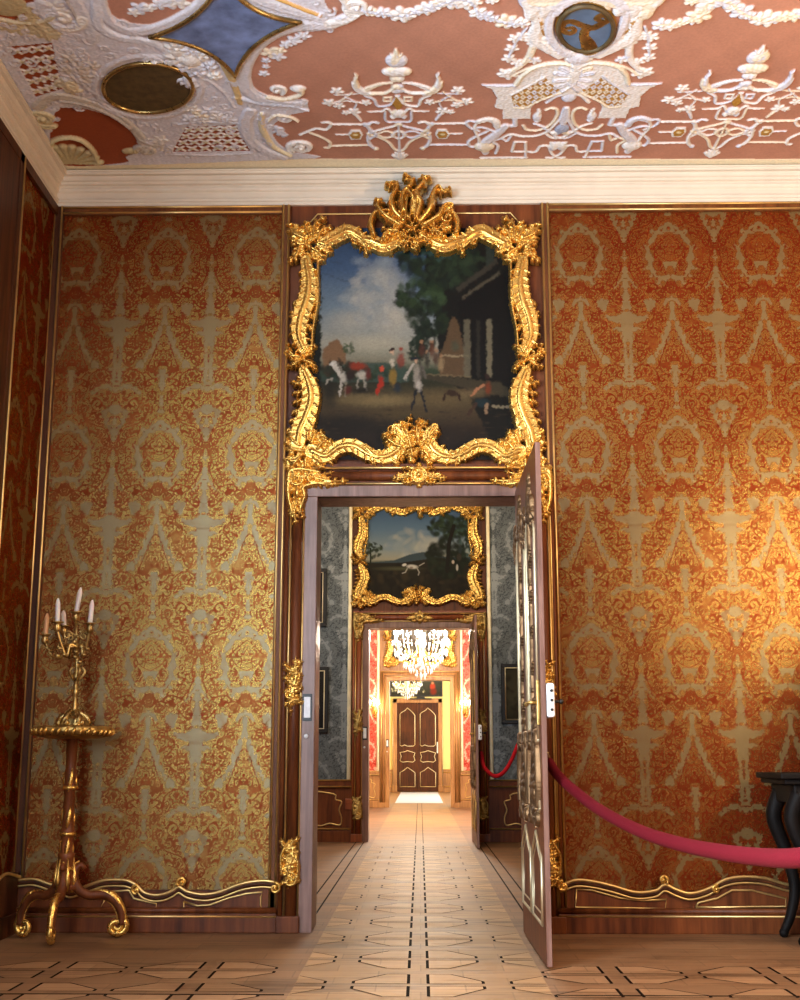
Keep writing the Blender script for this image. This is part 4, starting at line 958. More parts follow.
    def painterly(p):
        rn = np.random.RandomState(9); a_ = rn.rand(p.h // 3 + 2, p.w // 3 + 2), rn.rand(p.h // 3 + 2, p.w // 3 + 2)
        up = [np.kron(q2, np.ones((3, 3)))[:p.h, :p.w] - .5 for q2 in a_]; up = [(q2 + np.roll(q2, 1, 0) + np.roll(q2, 1, 1) + np.roll(q2, 2, 0)) / 4 for q2 in up]
        J, I = np.meshgrid(np.arange(p.h), np.arange(p.w), indexing='ij'); p.C = p.C[np.clip((J + up[0] * 2.6).round().astype(int), 0, p.h - 1), np.clip((I + up[1] * 2.6).round().astype(int), 0, p.w - 1)]
        p.C = (p.C * 2 + np.roll(p.C, 1, 0) + np.roll(p.C, 1, 1)) / 4
    painterly(p)
    br_ = np.random.RandomState(5).rand(p.h, p.w)
    br_ = (br_ + np.roll(br_, 1, 1) + np.roll(br_, 2, 1) + np.roll(br_, 1, 0)) / 4; p.C *= (1 + .35 * (br_ - .5))[..., None]
    for _ in range(120): p.ell(q_.uniform(306, 520), q_.uniform(410, 455), q_.uniform(2, 8), q_.uniform(.6, 2), q_.choice(['#2c2318', '#17130f', '#382b1d']), .8, .5)
    return p
def paint_hunt(night=False):
    p = Painter(360, 508, 478, 606, 2.0)
    p.vgrad([(508, '#46607c'), (530, '#5f788c'), (552, '#8b9692'), (562, '#a39c84'), (566, '#39402c'), (580, '#241f15'), (606, '#15110d')])
    p.leaves(415, 545, 28, 14, 50, 7, ['#b5b2a2', '#8d9899', '#a9a799', '#7b8c98'], 21, .45); p.ell(430, 548, 22, 9, '#b9b4a0', .8, .7)
    p.poly([(366, 566), (395, 563), (410, 557), (424, 554), (436, 557), (450, 560), (478, 560), (478, 572), (366, 572)], '#3c4a4e'); p.poly([(366, 566), (400, 566), (440, 560), (478, 566), (478, 606), (366, 606)], '#252016')
    p.leaves(420, 585, 55, 16, 120, 6, ['#2b2417', '#1c1710', '#3a2f1c', '#17130e'], 22, .6); p.ell(400, 572, 30, 3, '#5b5a3c', .8, .6)
    p.line([(371, 566), (371, 550)], .8, '#20261c'); p.leaves(374, 552, 9, 9, 40, 3, ['#2a3322', '#35402a', '#20281b'], 23)
    p.leaves(452, 526, 24, 12, 120, 5, ['#1f2a1d', '#2a3725', '#182117', '#33452c'], 24); p.leaves(448, 560, 20, 22, 140, 6, ['#151a11', '#1c2317', '#222a1b'], 25); p.line([(448, 575), (450, 545), (455, 526)], 2, '#1a1711'); p.leaves(466, 540, 8, 20, 50, 4, ['#2a3a2c', '#38504a', '#1c261c'], 26)
    p.ell(413, 570, 7, 2.8, '#cfc8b6', .5, 1, .08); p.ell(405, 568, 2.8, 1.7, '#d2ccbc', .4, 1, -.3); p.line([(408, 572), (406, 576), (403, 577)], .5, '#b0a896'); p.line([(418, 572), (420, 576), (419, 579)], .5, '#a9a190'); p.line([(420, 569), (425, 566)], .4, '#b9b2a0'); p.ell(412, 571, 2.5, 1.6, '#6b4a33', .5, .7)
    p.ell(454, 565, 1.6, 2.4, '#cbb9a2', .4); p.ell(458, 571, 1.4, 4.2, '#beb5a4', .4); p.ell(461, 552, 2.4, 6, '#2a3230', .5); p.ell(460, 560, 3, 5, '#3a3227', .5)
    return p
def overdoor(name, label, dx, yw, painter, place, fmat, res=None, crest=True, crop=None):
    t = thing(name, label, 'painting', (dx, yw, 3.0), 'paintings hung over the doorways')
    painter.sheet('canvas', place, M['canvas'], t)
    sh = yw - YB
    FR.build('carved_frame', fmat, lambda U, V, H: (U + dx, yw - .035 - H, V), t)
    if crest: CR.build('crest', fmat, lambda U, V, H: (U + dx, yw - .075 - H, V), t)
    # hidden stretcher that carries the canvas
    m = MB(); m.box(-.72 + dx, .70 + dx, yw - .022, yw - .001, 3.05, 4.55); m.build('stretcher', M['wood_dark'], t)
    return t
overdoor('overdoor_painting', 'large overdoor painting of figures and horses before a columned palace, under a tall leafy crest', 0, YB, paint_court(), lambda x, y: np.array(PY(x, y, YB - .03)), M['gilt'])
# second and third overdoors share the carver's frame, each with its own canvas and small shell crest
def small_overdoor(name, label, yw, painter, x0, x1, z0, z1, fmat, seedshift=0):
    t = thing(name, label, 'painting', (0, yw, 3.0), 'paintings hung over the doorways')
    pl = lambda x, y: np.array((x0 + (x - painter.x0) / (painter.x1 - painter.x0) * (x1 - x0), yw - .03, z1 + (y - painter.y0) / (painter.y1 - painter.y0) * (z0 - z1)))
    painter.sheet('canvas', pl, M['canvas'], t)
    a0, a1 = f1(289, 340)[0], f1(541, 340)[0]; b0, b1 = f1(415, 470)[1], f1(415, 228)[1]
    sx = (x1 - x0 + .18) / (a1 - a0); cx = (x0 + x1) / 2 - (a0 + a1) / 2 * sx; sz = (z1 - z0 + .16) / (b1 - b0); cz = (z0 - .09) - b0 * sz
    FR.build('carved_frame', fmat, lambda U, V, H: (U * sx + cx, yw - .035 - H, V * sz + cz), t)
    r = Relief(-.22, .22, z1 - .16, z1 + .14, .006); c = (0, z1 - .03)
    r.shellf(c, .15, PI * .12, PI * .88, 9, .09); r.scroll((-.11, z1 - .02), .05, 0, 1.3, .018, .07); r.scroll((.11, z1 - .02), .05, 3, -1.3, .018, .07); r.leaf((0, z1), (0, z1 - .13), .05, .07); r.leaf((.08, z1), (.2, z1 - .01), .04, .07); r.leaf((-.08, z1), (-.2, z1 - .01), .04, .07)
    r.build('crest', fmat, lambda U, V, H: (U, yw - .07 - H, V), t)
    m = MB(); m.box(x0 + .03, x1 - .03, yw - .024, yw - .001, z0, z1); m.build('stretcher', M['wood_dark'], t)
    return t
small_overdoor('overdoor_painting', 'smaller overdoor painting of a white hound and hunters under trees, in the grey silk room', YB2, paint_hunt(), -.80, .77, 3.10, 4.33, M['gilt'])
p3 = Painter(0, 0, 60, 50, 2.0); p3.vgrad([(0, '#7c8694'), (25, '#8d8a86'), (32, '#5a5348'), (50, '#3a3128')]); p3.leaves(30, 30, 30, 14, 60, 6, ['#6b6558', '#4c463c', '#857f70'], 31, .6)
small_overdoor('overdoor_painting', 'pale landscape painting in a yellow gilt frame behind the lit crystal chandelier', YB3, p3, -.70, .72, 3.12, 4.35, M['gilt'])

# ------------------------------------------------------------------ door leaves
def leaf_outline(kind, x0, x1, z0, z1):
    w, h = x1 - x0, z1 - z0; P = lambda a, b: (x0 + a * w, z0 + b * h)
    if kind == 'top': return [P(0, 0.02), P(.12, 0), P(.3, .03), P(.5, .0), P(.88, .0), P(1, .03), P(1, .80), P(.9, .86), P(.72, .93), P(.5, 1), P(.36, .94), P(.1, .88), P(0, .84)]
    if kind == 'mid': return [P(0, .12), P(.18, 0), P(.5, .06), P(.85, 0), P(1, .15), P(.92, .5), P(1, .8), P(.85, .86), P(.5, 1), P(.3, .9), P(0, .84), P(.08, .5)]
    return [P(0, 0), P(1, 0), P(1, .72), P(.8, .84), P(.5, 1), P(.25, .84), P(0, .74)]
def door_leaf(name, label, x, ya, yb, face, wood, edge, gm, carved=True, res=.004, rot=0.):
    """leaf standing open: thin along x, running from the hinge at yb to the free edge at ya; face = -1 shows its left side"""
    T = .030; t = thing(name, label, 'door', (x, yb, 0), 'open and closed door leaves of the enfilade'); zt = 2.76
    x0, x1 = (x, x + T)
    m = MB(); m.box(x0, x1, ya, yb, .012, zt, 0, .003); m.box(x0 + .002, x1 - .002, ya - .004, ya, .014, zt - .002, 1); m.build('leaf_board', [wood, edge], t)
    L = yb - ya; xs = [(ya + .11, ya + L * .5 - .05), (ya + L * .5 + .05, yb - .09)]
    g = MB(); pb = MB()
    for (a, b) in xs:
        for kind, z0, z1 in (('top', 1.12, 2.52), ('mid', .76, 1.02), ('low', .20, .66)):
            O = leaf_outline(kind, a, b, z0, z1)
            for fx in (x0 - .003, x1 + .003):
                g.tube([(fx, p[0], p[1]) for p in O + [O[0]]], .009, 0, 8)
            I = leaf_outline(kind, a + .045, b - .045, z0 + .05, z1 - .06)
            for fx in (x0, x1): g.tube([(fx, p[0], p[1]) for p in I + [I[0]]], .006, 0, 6)
    g.build('gilt_moulding', gm, t)
    if carved:
        r = Relief(ya + .02, yb - .02, .6, 2.72, res); h = .03
        for (a, b) in xs:
            c = (a + b) / 2
            r.leaf((c, 2.40), (c, 2.66), .07, h, n=5); r.scroll((a + .07, 2.44), .06, 0, 1.4, .017, h); r.scroll((b - .07, 2.44), .06, 3, -1.4, .017, h); r.leaf((a + .05, 2.42), (a, 2.25), .045, h); r.leaf((b - .05, 2.42), (b, 2.25), .045, h); r.flower((c, 2.42), .06, h * 1.2)
            r.stroke([(c, 2.36), (c + .015, 2.1), (c - .015, 1.8), (c, 1.5), (c, 1.3)], [.012, .016, .014, .008], h * .7)
            for z in (2.2, 2.0, 1.8, 1.6, 1.4): r.leaf((c, z), (c + .05, z + .05), .026, h * .7); r.leaf((c, z - .08), (c - .05, z - .02), .026, h * .7)
            r.leaf((c, .95), (c, 1.32), .09, h, n=6); r.scroll((a + .07, 1.14), .06, 0, 1.5, .018, h); r.scroll((b - .07, 1.14), .06, 3, -1.5, .018, h); r.leaf((c, .95), (c, .68), .08, h, n=5); r.scroll((a + .09, .74), .05, 1, -1.4, .016, h); r.scroll((b - .09, .74), .05, 2, 1.4, .016, h); r.flower((c, .9), .08, h * 1.3, n=7)
            r.stroke([(a + .03, 1.1), (a + .0, .95), (a + .03, .8)], .016, h); r.stroke([(b - .03, 1.1), (b, .95), (b - .03, .8)], .016, h)
        r.build('carved_ornament', M['gilt_dull'], lambda U, V, H: (x0 + .001 - H, U, V), t)
    m = MB(); m.box(x0 - .016, x0, ya + .04, ya + .09, 1.22, 1.46, 0, .004); m.tube([(x0 - .016, ya + .065, 1.34), (x0 - .06, ya + .065, 1.34)], .009); m.tube([(x0 - .055, ya + .065, 1.34), (x0 - .06, ya + .17, 1.335)], [.010, .008]); m.ball((x0 - .06, ya + .17, 1.335), .013); m.build('handle', M['gilt_old'], t)
    lk = MB(); lk.box(x1, x1 + .045, ya - .006, ya + .19, 1.26, 1.44, 0, .012); lk.build('lock_case', M['steelwhite'], t)
    lk = MB(); 
    for z in (1.30, 1.35, 1.40): kk = MB(); kk.tube([(x1 + .028, ya - .005, z), (x1 + .028, ya - .012, z)], .008, 0, 8); kk.build('keyhole', M['black'], t)
    lk.tube([(x1 + .04, ya + .06, 1.345), (x1 + .085, ya + .06, 1.345)], .008); lk.ball((x1 + .085, ya + .06, 1.345), .014); lk.build('knob', M['black'], t)
    for z in (.35, 1.5, 2.4): hg = MB(); hg.tube([(x1 + .004, yb + .002, z - .06), (x1 + .004, yb + .002, z + .06)], .008); hg.build('hinge', M['gilt_old'], t)
    t.rotation_euler = (0, 0, rot)
    return t
door_leaf('door_leaf', 'tall carved walnut door leaf standing open towards the viewer beside the red rope', .628, 6.60, 7.905, -1, M['wood'], M['wood_jamb'], M['gilt_pale'], rot=math.radians(.5))
door_leaf('door_leaf', 'carved brown door leaf standing open at the doorway into the bright red room', .668, 15.0, 16.245, -1, M['wood'], M['wood_jamb'], M['gilt_old'], res=.008)

# closed double door at the end, with its case
X4a, X4b, Z4 = -.735, .585, 2.78
root = shell('door_4', ((X4a + X4b) / 2, YB4, 0))
m = MB()
for a, b in ((X4a - .14, X4a), (X4b, X4b + .14)): m.box(a, b, YB4 - .07, YB4, 0, Z4 + .14, 0, .01); m.box(a - .01, b + .01, YB4 - .09, YB4, 0, .2, 0, .01)
m.box(X4a - .14, X4b + .14, YB4 - .07, YB4, Z4, Z4 + .14, 0, .01); m.build('door_case', M['wood_pale'], root)
g = MB(); g.tube([(X4a - .13, YB4 - .075, 0), (X4a - .13, YB4 - .075, Z4 + .13), (X4b + .13, YB4 - .075, Z4 + .13), (X4b + .13, YB4 - .075, 0)], .012); g.build('gilt_bead', M['gilt_pale'], root)
m = MB(); m.box(X4a, -.078, YB4 - .045, YB4, .01, Z4, 0, .004); m.box(-.072, X4b, YB4 - .045, YB4, .01, Z4, 0, .004); m.box(-.10, -.05, YB4 - .06, YB4 - .04, .01, Z4 - .02, 0, .006); m.build('double_leaf', M['wood_dark'], root)
g = MB()
for a, b in ((X4a + .10, -.16), (.01, X4b - .09)):
    for kind, z0, z1 in (('top', 1.42, 2.62), ('mid', .92, 1.28), ('low', .16, .76)):
        O = leaf_outline(kind, a, b, z0, z1); g.tube([(p[0], YB4 - .05, p[1]) for p in O + [O[0]]], .014, 0, 6)
g.build('gilt_moulding', M['gilt_pale'], root)
m = MB(); m.box(X4b - .05, X4b - .01, YB4 - .07, YB4 - .04, 1.2, 1.55, 0, .005); m.build('lock_case', M['steelwhite'], root)

# picture over the last door and the black fitting under it
p4 = Painter(0, 0, 60, 18, 2.0); p4.vgrad([(0, '#4a4a40'), (18, '#2d2c26')]); p4.ell(20, 10, 16, 7, '#b9b08c', .8, .6); p4.ell(50, 8, 4, 5, '#b3422c', .5); p4.ell(50, 4, 2, 2, '#c98a66', .5); p4.ell(51, 14, 5, 5, '#7c2c20', .6); p4.leaves(20, 12, 22, 5, 60, 2, ['#54605a', '#e2d9b4', '#8f8a6a'], 41, .7)
t = thing('wide_painting', 'wide dark painting with a red-clad figure over the far brown double door', 'painting', (-.1, YB4, 2.99)); x0, x1, z0, z1 = -.93, .68, 3.03, 3.52
p4.sheet('canvas', lambda x, y: np.array((x0 + (x - p4.x0) / (p4.x1 - p4.x0) * (x1 - x0), YB4 - .035, z1 + (y - p4.y0) / (p4.y1 - p4.y0) * (z0 - z1))), M['canvas'], t)
m = MB()
for b_ in ((x0 - .05, x1 + .05, z1, z1 + .05), (x0 - .05, x1 + .05, z0 - .05, z0), (x0 - .05, x0, z0, z1), (x1, x1 + .05, z0, z1)): m.box(b_[0], b_[1], YB4 - .06, YB4, b_[2], b_[3], 0, .006)
m.build('frame', M['black'], t); m = MB(); m.box(x0, x1, YB4 - .03, YB4 - .001, z0, z1); m.build('backing', M['wood_dark'], t)
m = MB(); m.box(-.32, .38, YB4 - .16, YB4 - .075, 2.885, 2.925, 0, .008); m.box(-.1, .16, YB4 - .14, YB4 - .06, 2.925, 2.97, 0, .006); tag(m.build('door_closer', M['black']), 'black metal fitting fixed above the far brown double door', 'fitting')

# ------------------------------------------------------------------ small framed pictures in the grey room
def small_picture(label, x0, x1, z0, z1, ground, seed):
    t = thing('framed_picture', label, 'picture', ((x0 + x1) / 2, YB2, z0), 'small dark pictures hung on the grey silk'); y = YB2 - .012; w = .055; m = MB()
    for a, b, c, d in ((x0, x1, z1 - w, z1), (x0, x1, z0, z0 + w), (x0, x0 + w, z0 + w, z1 - w), (x1 - w, x1, z0 + w, z1 - w)): m.box(a, b, y - .05, y, c, d, 0, .008)
    m.build('frame', M['black'], t); g = MB(); P = [(x0 + w, z0 + w), (x1 - w, z0 + w), (x1 - w, z1 - w), (x0 + w, z1 - w), (x0 + w, z0 + w)]; g.tube([(a, y - .05, b) for a, b in P], .009); g.build('gilt_slip', M['gilt_pale'], t)
    k_ = 60 / max(x1 - x0, z1 - z0); W_, H_ = (x1 - x0) * k_, (z1 - z0) * k_
    p = Painter(0, 0, W_, H_, 1.0); p.vgrad([(0, ground[0]), (H_ * .5, ground[1]), (H_, ground[2])]); p.leaves(W_ / 2, H_ / 2, W_ * .5, H_ * .45, 60, 5, [ground[0], ground[1], ground[2]], seed, .6)
    p.sheet('canvas', lambda a, b: np.array((x0 + .02 + a / p.x1 * (x1 - x0 - .04), y - .02, z1 - .02 - b / p.y1 * (z1 - z0 - .04))), M['canvas'], t); return t
xr, z1 = XZ(327.5, 569, YB2); _, z0 = XZ(327, 627, YB2); small_picture('upper of two dark pictures left of the second doorway on grey silk', xr - .62, xr, z0, z1, ('#23211f', '#1b1a19', '#151413'), 51)
xr, z1 = XZ(329, 667, YB2); _, z0 = XZ(329, 733, YB2); small_picture('lower of two dark pictures left of the second doorway on grey silk', xr - .72, xr, z0, z1, ('#2a2520', '#1f1c1a', '#161413'), 52)
xl, z1 = XZ(500.5, 664, YB2); _, z0 = XZ(500, 724, YB2); small_picture('dark picture with thin gilt slip right of the second doorway on grey silk', xl, xl + .62, z0, z1, ('#3c3a2c', '#4a4534', '#231f17'), 53)
root = shell('trim_10', (-1.06, YB2, .5)); m = MB(); xs_, zs_ = XZ(349, 800, YB2)
m.box(xs_ - .05, xs_ + .05, YB2 - .045, YB2 - .03, zs_ - .12, zs_ + .02, 0, .004); m.box(xs_ - .045, xs_ + .045, YB2 - .05, YB2 - .04, zs_ - .045, zs_ + .01, 0, .003); m.build('socket_plate', M['wood_red'], root)

# ------------------------------------------------------------------ chandeliers
def chandelier(label, c, s=1.0, arms=8, seed=1, gems=90):
    t = thing('crystal_chandelier', label, 'chandelier', (c[0], c[1], c[2])); q_ = random.Random(seed)
    m = MB(); m.lathe(c, [(.01, 1.05 * s), (.02, 1.0 * s), (.05, .92 * s), (.09, .86 * s), (.04, .78 * s), (.03, .6 * s), (.07, .5 * s), (.11, .42 * s), (.06, .33 * s), (.03, .2 * s), (.06, .1 * s), (.02, .0)], 0, 16); m.build('stem', M['crystal'], t)
    m = MB(); m.tube([(c[0], c[1], c[2] + 1.05 * s), (c[0], c[1], 5.18)], .012); m.build('chain', M['gilt'], t)
    for k_ in range(arms):
        a = 2 * PI * k_ / arms + .2; ca, sa = math.cos(a), math.sin(a); R_ = .40 * s
        P = spl([(c[0] + ca * r_, c[1] + sa * r_, c[2] + z_) for r_, z_ in ((.05, .35 * s), (R_ * .4, .22 * s), (R_ * .75, .26 * s), (R_, .46 * s))], .03); m = MB(); m.tube(P, .010, 0, 6); ar = m.build('arm', M['gilt'], t)
        e = (c[0] + ca * R_, c[1] + sa * R_, c[2] + .46 * s); m = MB(); m.lathe(e, [(.008, -.02), (.05, .0), (.055, .012), (.014, .014), (.014, .1), (.012, .11)], 0, 10); m.build('drip_pan', M['crystal'], ar)
        m = MB(); m.lathe((e[0], e[1], e[2] + .11), [(.006, 0), (.016, .015), (.018, .035), (.010, .06), (.002, .08)], 0, 8); m.build('bulb', M['flame'], ar)
    m = MB()
    def gem(p, h_, w_):
        m.add([(p[0], p[1], p[2] + h_ * .4), (p[0] + w_, p[1], p[2]), (p[0], p[1] + w_, p[2]), (p[0] - w_, p[1], p[2]), (p[0], p[1] - w_, p[2]), (p[0], p[1], p[2] - h_)], [(0, 1, 2), (0, 2, 3), (0, 3, 4), (0, 4, 1), (5, 2, 1), (5, 3, 2), (5, 4, 3), (5, 1, 4)])
    for ring, (r_, z_, n_) in enumerate(((.44, .44, 40), (.40, .30, 40), (.33, .20, 34), (.26, .10, 26), (.17, .02, 18), (.08, -.04, 8), (.36, .62, 30), (.22, .80, 20), (.14, .95, 12))):
        for k_ in range(n_):
            a = 2 * PI * k_ / n_ + ring * .3; gem((c[0] + r_ * s * math.cos(a), c[1] + r_ * s * math.sin(a), c[2] + z_ * s + q_.uniform(-.03, .03)), q_.uniform(.035, .07) * s, .014 * s)
    gem((c[0], c[1], c[2] - .05 * s), .09 * s, .03 * s)
    o = m.build('crystal_drops', M['crystal'], t); o['kind'] = 'stuff'
    return t
ZC3 = PY(421, 682, 22.0)[2] + .18
chandelier('large lit crystal chandelier hanging in the red silk room', (.02, 22.0, ZC3), 1.18, 10, 4)
ZC4 = PY(406, 695, 34.0)[2]
chandelier('smaller distant crystal chandelier hanging before the wide painting', (-.34, 34.0, ZC4), 1.0, 8, 5)
# sconces on the red silk
def sconce(s, label):
    x = s * 1.0; z = 2.10; y = YB3 - .02; t = thing('wall_sconce', label, 'sconce', (x, y, z), 'gilt wall lights on the red silk')
    r = Relief(x - .09, x + .09, z - .2, z + .2, .008); r.blob((x, z), .05, .12, .03); r.leaf((x, z + .05), (x, z + .19), .05, .03); r.leaf((x, z - .05), (x, z - .18), .05, .03); r.build('back_plate', M['gilt'], lambda U, V, H: (U, y - H, V), t)
    for k_ in (-1, 0, 1):
        e = (x + k_ * .09, y - .16, z + .02 + (.04 if k_ == 0 else 0)); m = MB(); m.tube(spl([(x, y - .02, z - .05), (x + k_ * .05, y - .09, z - .1), e], .02), .008, 0, 6); m.lathe(e, [(.006, -.01), (.035, 0), (.036, .01), (.011, .012), (.011, .08)], 0, 8); ar = m.build('arm', M['gilt'], t)
        m = MB(); m.lathe((e[0], e[1], e[2] + .08), [(.008, 0), (.022, .02), (.024, .045), (.012, .075), (.002, .095)], 0, 8); m.build('bulb', M['flame'], ar)
    return t
sconce(-1, 'lit gilt wall sconce on red silk, left of the third doorway'); sconce(1, 'lit gilt wall sconce on red silk, right of the third doorway')

# ------------------------------------------------------------------ candle stand and candelabrum
SY = 7.60; SX, _ = XZ(73, 730, SY); ZT = XZ(69, 727, SY)[1]
t = thing('candle_stand', 'tall carved and gilded tripod stand with a round top, by the left corner', 'stand', (SX, SY, 0))
m = MB(); m.lathe((SX, SY, ZT), [(.03, -.07), (.15, -.07), (.185, -.06), (.214, -.055), (.236, -.034), (.240, -.014), (.232, -.002), (.222, .004), (.0, .004)], 0, 72, 16, .018); m.build('top', M['gilt_old'], t)
m = MB()
for i in range(34):
    a = 2 * PI * i / 34; q_ = .226 + .006 * (i % 2)
    m.tube([(SX + q_ * math.cos(a - .05), SY + q_ * math.sin(a - .05), ZT - .052), (SX + (q_ + .012) * math.cos(a), SY + (q_ + .012) * math.sin(a), ZT - .030), (SX + (q_ + .006) * math.cos(a + .06), SY + (q_ + .006) * math.sin(a + .06), ZT - .010)], [.006, .0135, .006], 0, 6)
m.build('carved_edge', M['gilt'], t)
m = MB(); m.lathe((SX, SY, 0), [(.035, .26), (.045, .30), (.052, .33), (.040, .40), (.045, .46), (.052, .49), (.036, .50), (.034, .57), (.044, .60), (.046, .62), (.036, .64), (.034, .66), (.032, .85), (.040, .87), (.040, .885), (.034, .90), (.036, .96), (.030, 1.0), (.034, ZT - .08), (.06, ZT - .065)], 0, 20); m.build('column', M['wood'], t)
r = MB()
for a0 in range(3):                                            # gilt husks and rings on the column
    for z in (.52, .70, .92):
        r = MB(); a = a0 * 2.1 - 1.2; P = [(SX + math.cos(a + d * .3) * (.037 - 0.01 * abs(d)), SY + math.sin(a + d * .3) * .037, z + .07 * d) for d in (-1, -.5, 0, .5, 1)]; r.tube(P, [.004, .012, .015, .011, .003], 0, 8); r.build('gilt_husk', M['gilt'], t)
for z in (.405, .605, .875): q_ = MB(); q_.lathe((SX, SY, z), [(.044, -.012), (.052, 0), (.044, .012)], 0, 20, 8, .04); q_.build('gilt_ring', M['gilt'], t)
for k_ in range(6): r = MB(); a = k_ * PI / 3; r.tube([(SX + .042 * math.cos(a), SY + .042 * math.sin(a), .27), (SX + .058 * math.cos(a), SY + .058 * math.sin(a), .34), (SX + .046 * math.cos(a), SY + .046 * math.sin(a), .47)], [.012, .016, .004], 0, 8); r.build('gilt_husk', M['gilt'], t)
pass
def stand_leg(a, k_=1.1):
    ca, sa = math.cos(a), math.sin(a); W_ = lambda r_, z_: (SX + ca * r_ * k_, SY + sa * r_ * k_, z_)
    g = MB()
    prof = spl([(.05, .30), (.09, .385), (.13, .40), (.125, .345), (.09, .32)], .012)                    # upper C scroll
    body = spl([(.095, .40), (.078, .425), (.056, .405), (.048, .345), (.07, .285), (.125, .25), (.195, .25), (.255, .215), (.292, .145), (.298, .075)], .012)
    g.tube([W_(*p) for p in body], [.016 + .016 * min(1, i / len(body) * 3) - .008 * i / len(body) for i in range(len(body))], 0, 10); g.tube([W_(.0, .30), W_(.06, .30)], .03, 0, 8)
    o = g.build('leg', M['wood'], t)
    g = MB(); sc = spiral((.272, .066), .052, .008, .9, -1.7, 28); g.tube([W_(*p) for p in sc], [.021 - .010 * i / 28 for i in range(29)], 0, 8)
    out = [(body[i][0] - (body[i + 1][1] - body[i][1]) / (np.hypot(*(body[i + 1] - body[i])) + 1e-6) * -.024, body[i][1] + (body[i + 1][0] - body[i][0]) / (np.hypot(*(body[i + 1] - body[i])) + 1e-6) * -.024) for i in range(2, len(body) - 2)]; g.tube([W_(*p) for p in out], .006, 0, 6)
    g.tube([W_(*p) for p in spl([(.22, .262), (.25, .245), (.292, .18), (.312, .10)], .012)], .019, 0, 8)
    up = [(p[0], p[1] + .018) for p in body[len(body) // 2:]]; g.tube([W_(*p) for p in up], [.012 + .012 * math.sin(PI * i / len(up)) ** 2 for i in range(len(up))], 0, 8)
    for i in (5, 10, 15, 20, 25):
        if i < len(up): g.ball(W_(up[i][0], up[i][1] + .008), .014, 0, 8, 6, (1, 1, .7))
    g.ball(W_(.275, .03), .024, 0, 8, 6, (1, 1, .9)); g.build('gilt_scroll', M['gilt'], o)
for a, k_ in ((math.radians(14), 1.15), (math.radians(-88), .92), (math.radians(166), .95)): stand_leg(a, k_)

cb = thing('candelabrum', 'gilt bronze five-branch candelabrum on the round stand top', 'candelabrum', (SX, SY, ZT))
zt = ZT + .004; BX = SX + .002
m = MB(); m.lathe((BX, SY, zt), [(.095, 0), (.10, .012), (.085, .022), (.092, .03), (.075, .05), (.045, .068), (.025, .078), (.018, .09)], 0, 28, 6, .09)
for k_ in range(6): a = k_ * PI / 3; m.tube([(BX + .098 * math.cos(a), SY + .098 * math.sin(a), zt + .014), (BX + .078 * math.cos(a + .15), SY + .078 * math.sin(a + .15), zt + .055), (BX + .04 * math.cos(a), SY + .04 * math.sin(a), zt + .078), (BX + .026 * math.cos(a), SY + .026 * math.sin(a), zt + .10)], [.016, .018, .014, .008], 0, 8)
for k_ in range(6): a = k_ * PI / 3 + .3; m.ball((BX + .09 * math.cos(a), SY + .09 * math.sin(a), zt + .02), .02, 0, 8, 6)
m.build('foot', M['bronze'], cb)
m = MB(); m.lathe((BX, SY, zt), [(.018, .085), (.026, .10), (.014, .115), (.022, .13), (.012, .15), (.016, .19), (.026, .215), (.013, .23), (.011, .26), (.024, .285), (.030, .30), (.018, .32), (.012, .345), (.02, .37), (.014, .40), (.011, .43)], 0, 16, 5, .08)
for k_ in range(5): m.tube(spl([(BX + .02 * math.cos(k_ * 1.26), SY + .02 * math.sin(k_ * 1.26), zt + .28), (BX + .05 * math.cos(k_ * 1.26 + .3), SY + .05 * math.sin(k_ * 1.26 + .3), zt + .33), (BX + .03 * math.cos(k_ * 1.26 + .5), SY + .03 * math.sin(k_ * 1.26 + .5), zt + .36)], .01), .008, 0, 6)
m.build('stem', M['bronze'], cb)
def cz(y): return XZ(70, y, SY)[1]
def cx_(x): return XZ(x, 610, SY)[0]
spots = [(cx_(76.5), SY, cz(612.5), 'tallest', .155, .02), (cx_(62.5), SY - .09, cz(624), '', .148, -.005), (cx_(92.8), SY - .05, cz(624.5), '', .145, .008), (cx_(44), SY + .06, cz(634), '', .135, .004), (cx_(58.5), SY + .14, cz(624), '', .10, -.01)]
labs = ['white candle in the raised middle socket, tallest of the candelabrum', 'white candle in the front branch, just left of the middle candle', 'white candle in the right-hand branch of the candelabrum', 'amber shaded candle in the far left branch, leaning slightly', 'pale lilac candle half hidden behind the front white candle']
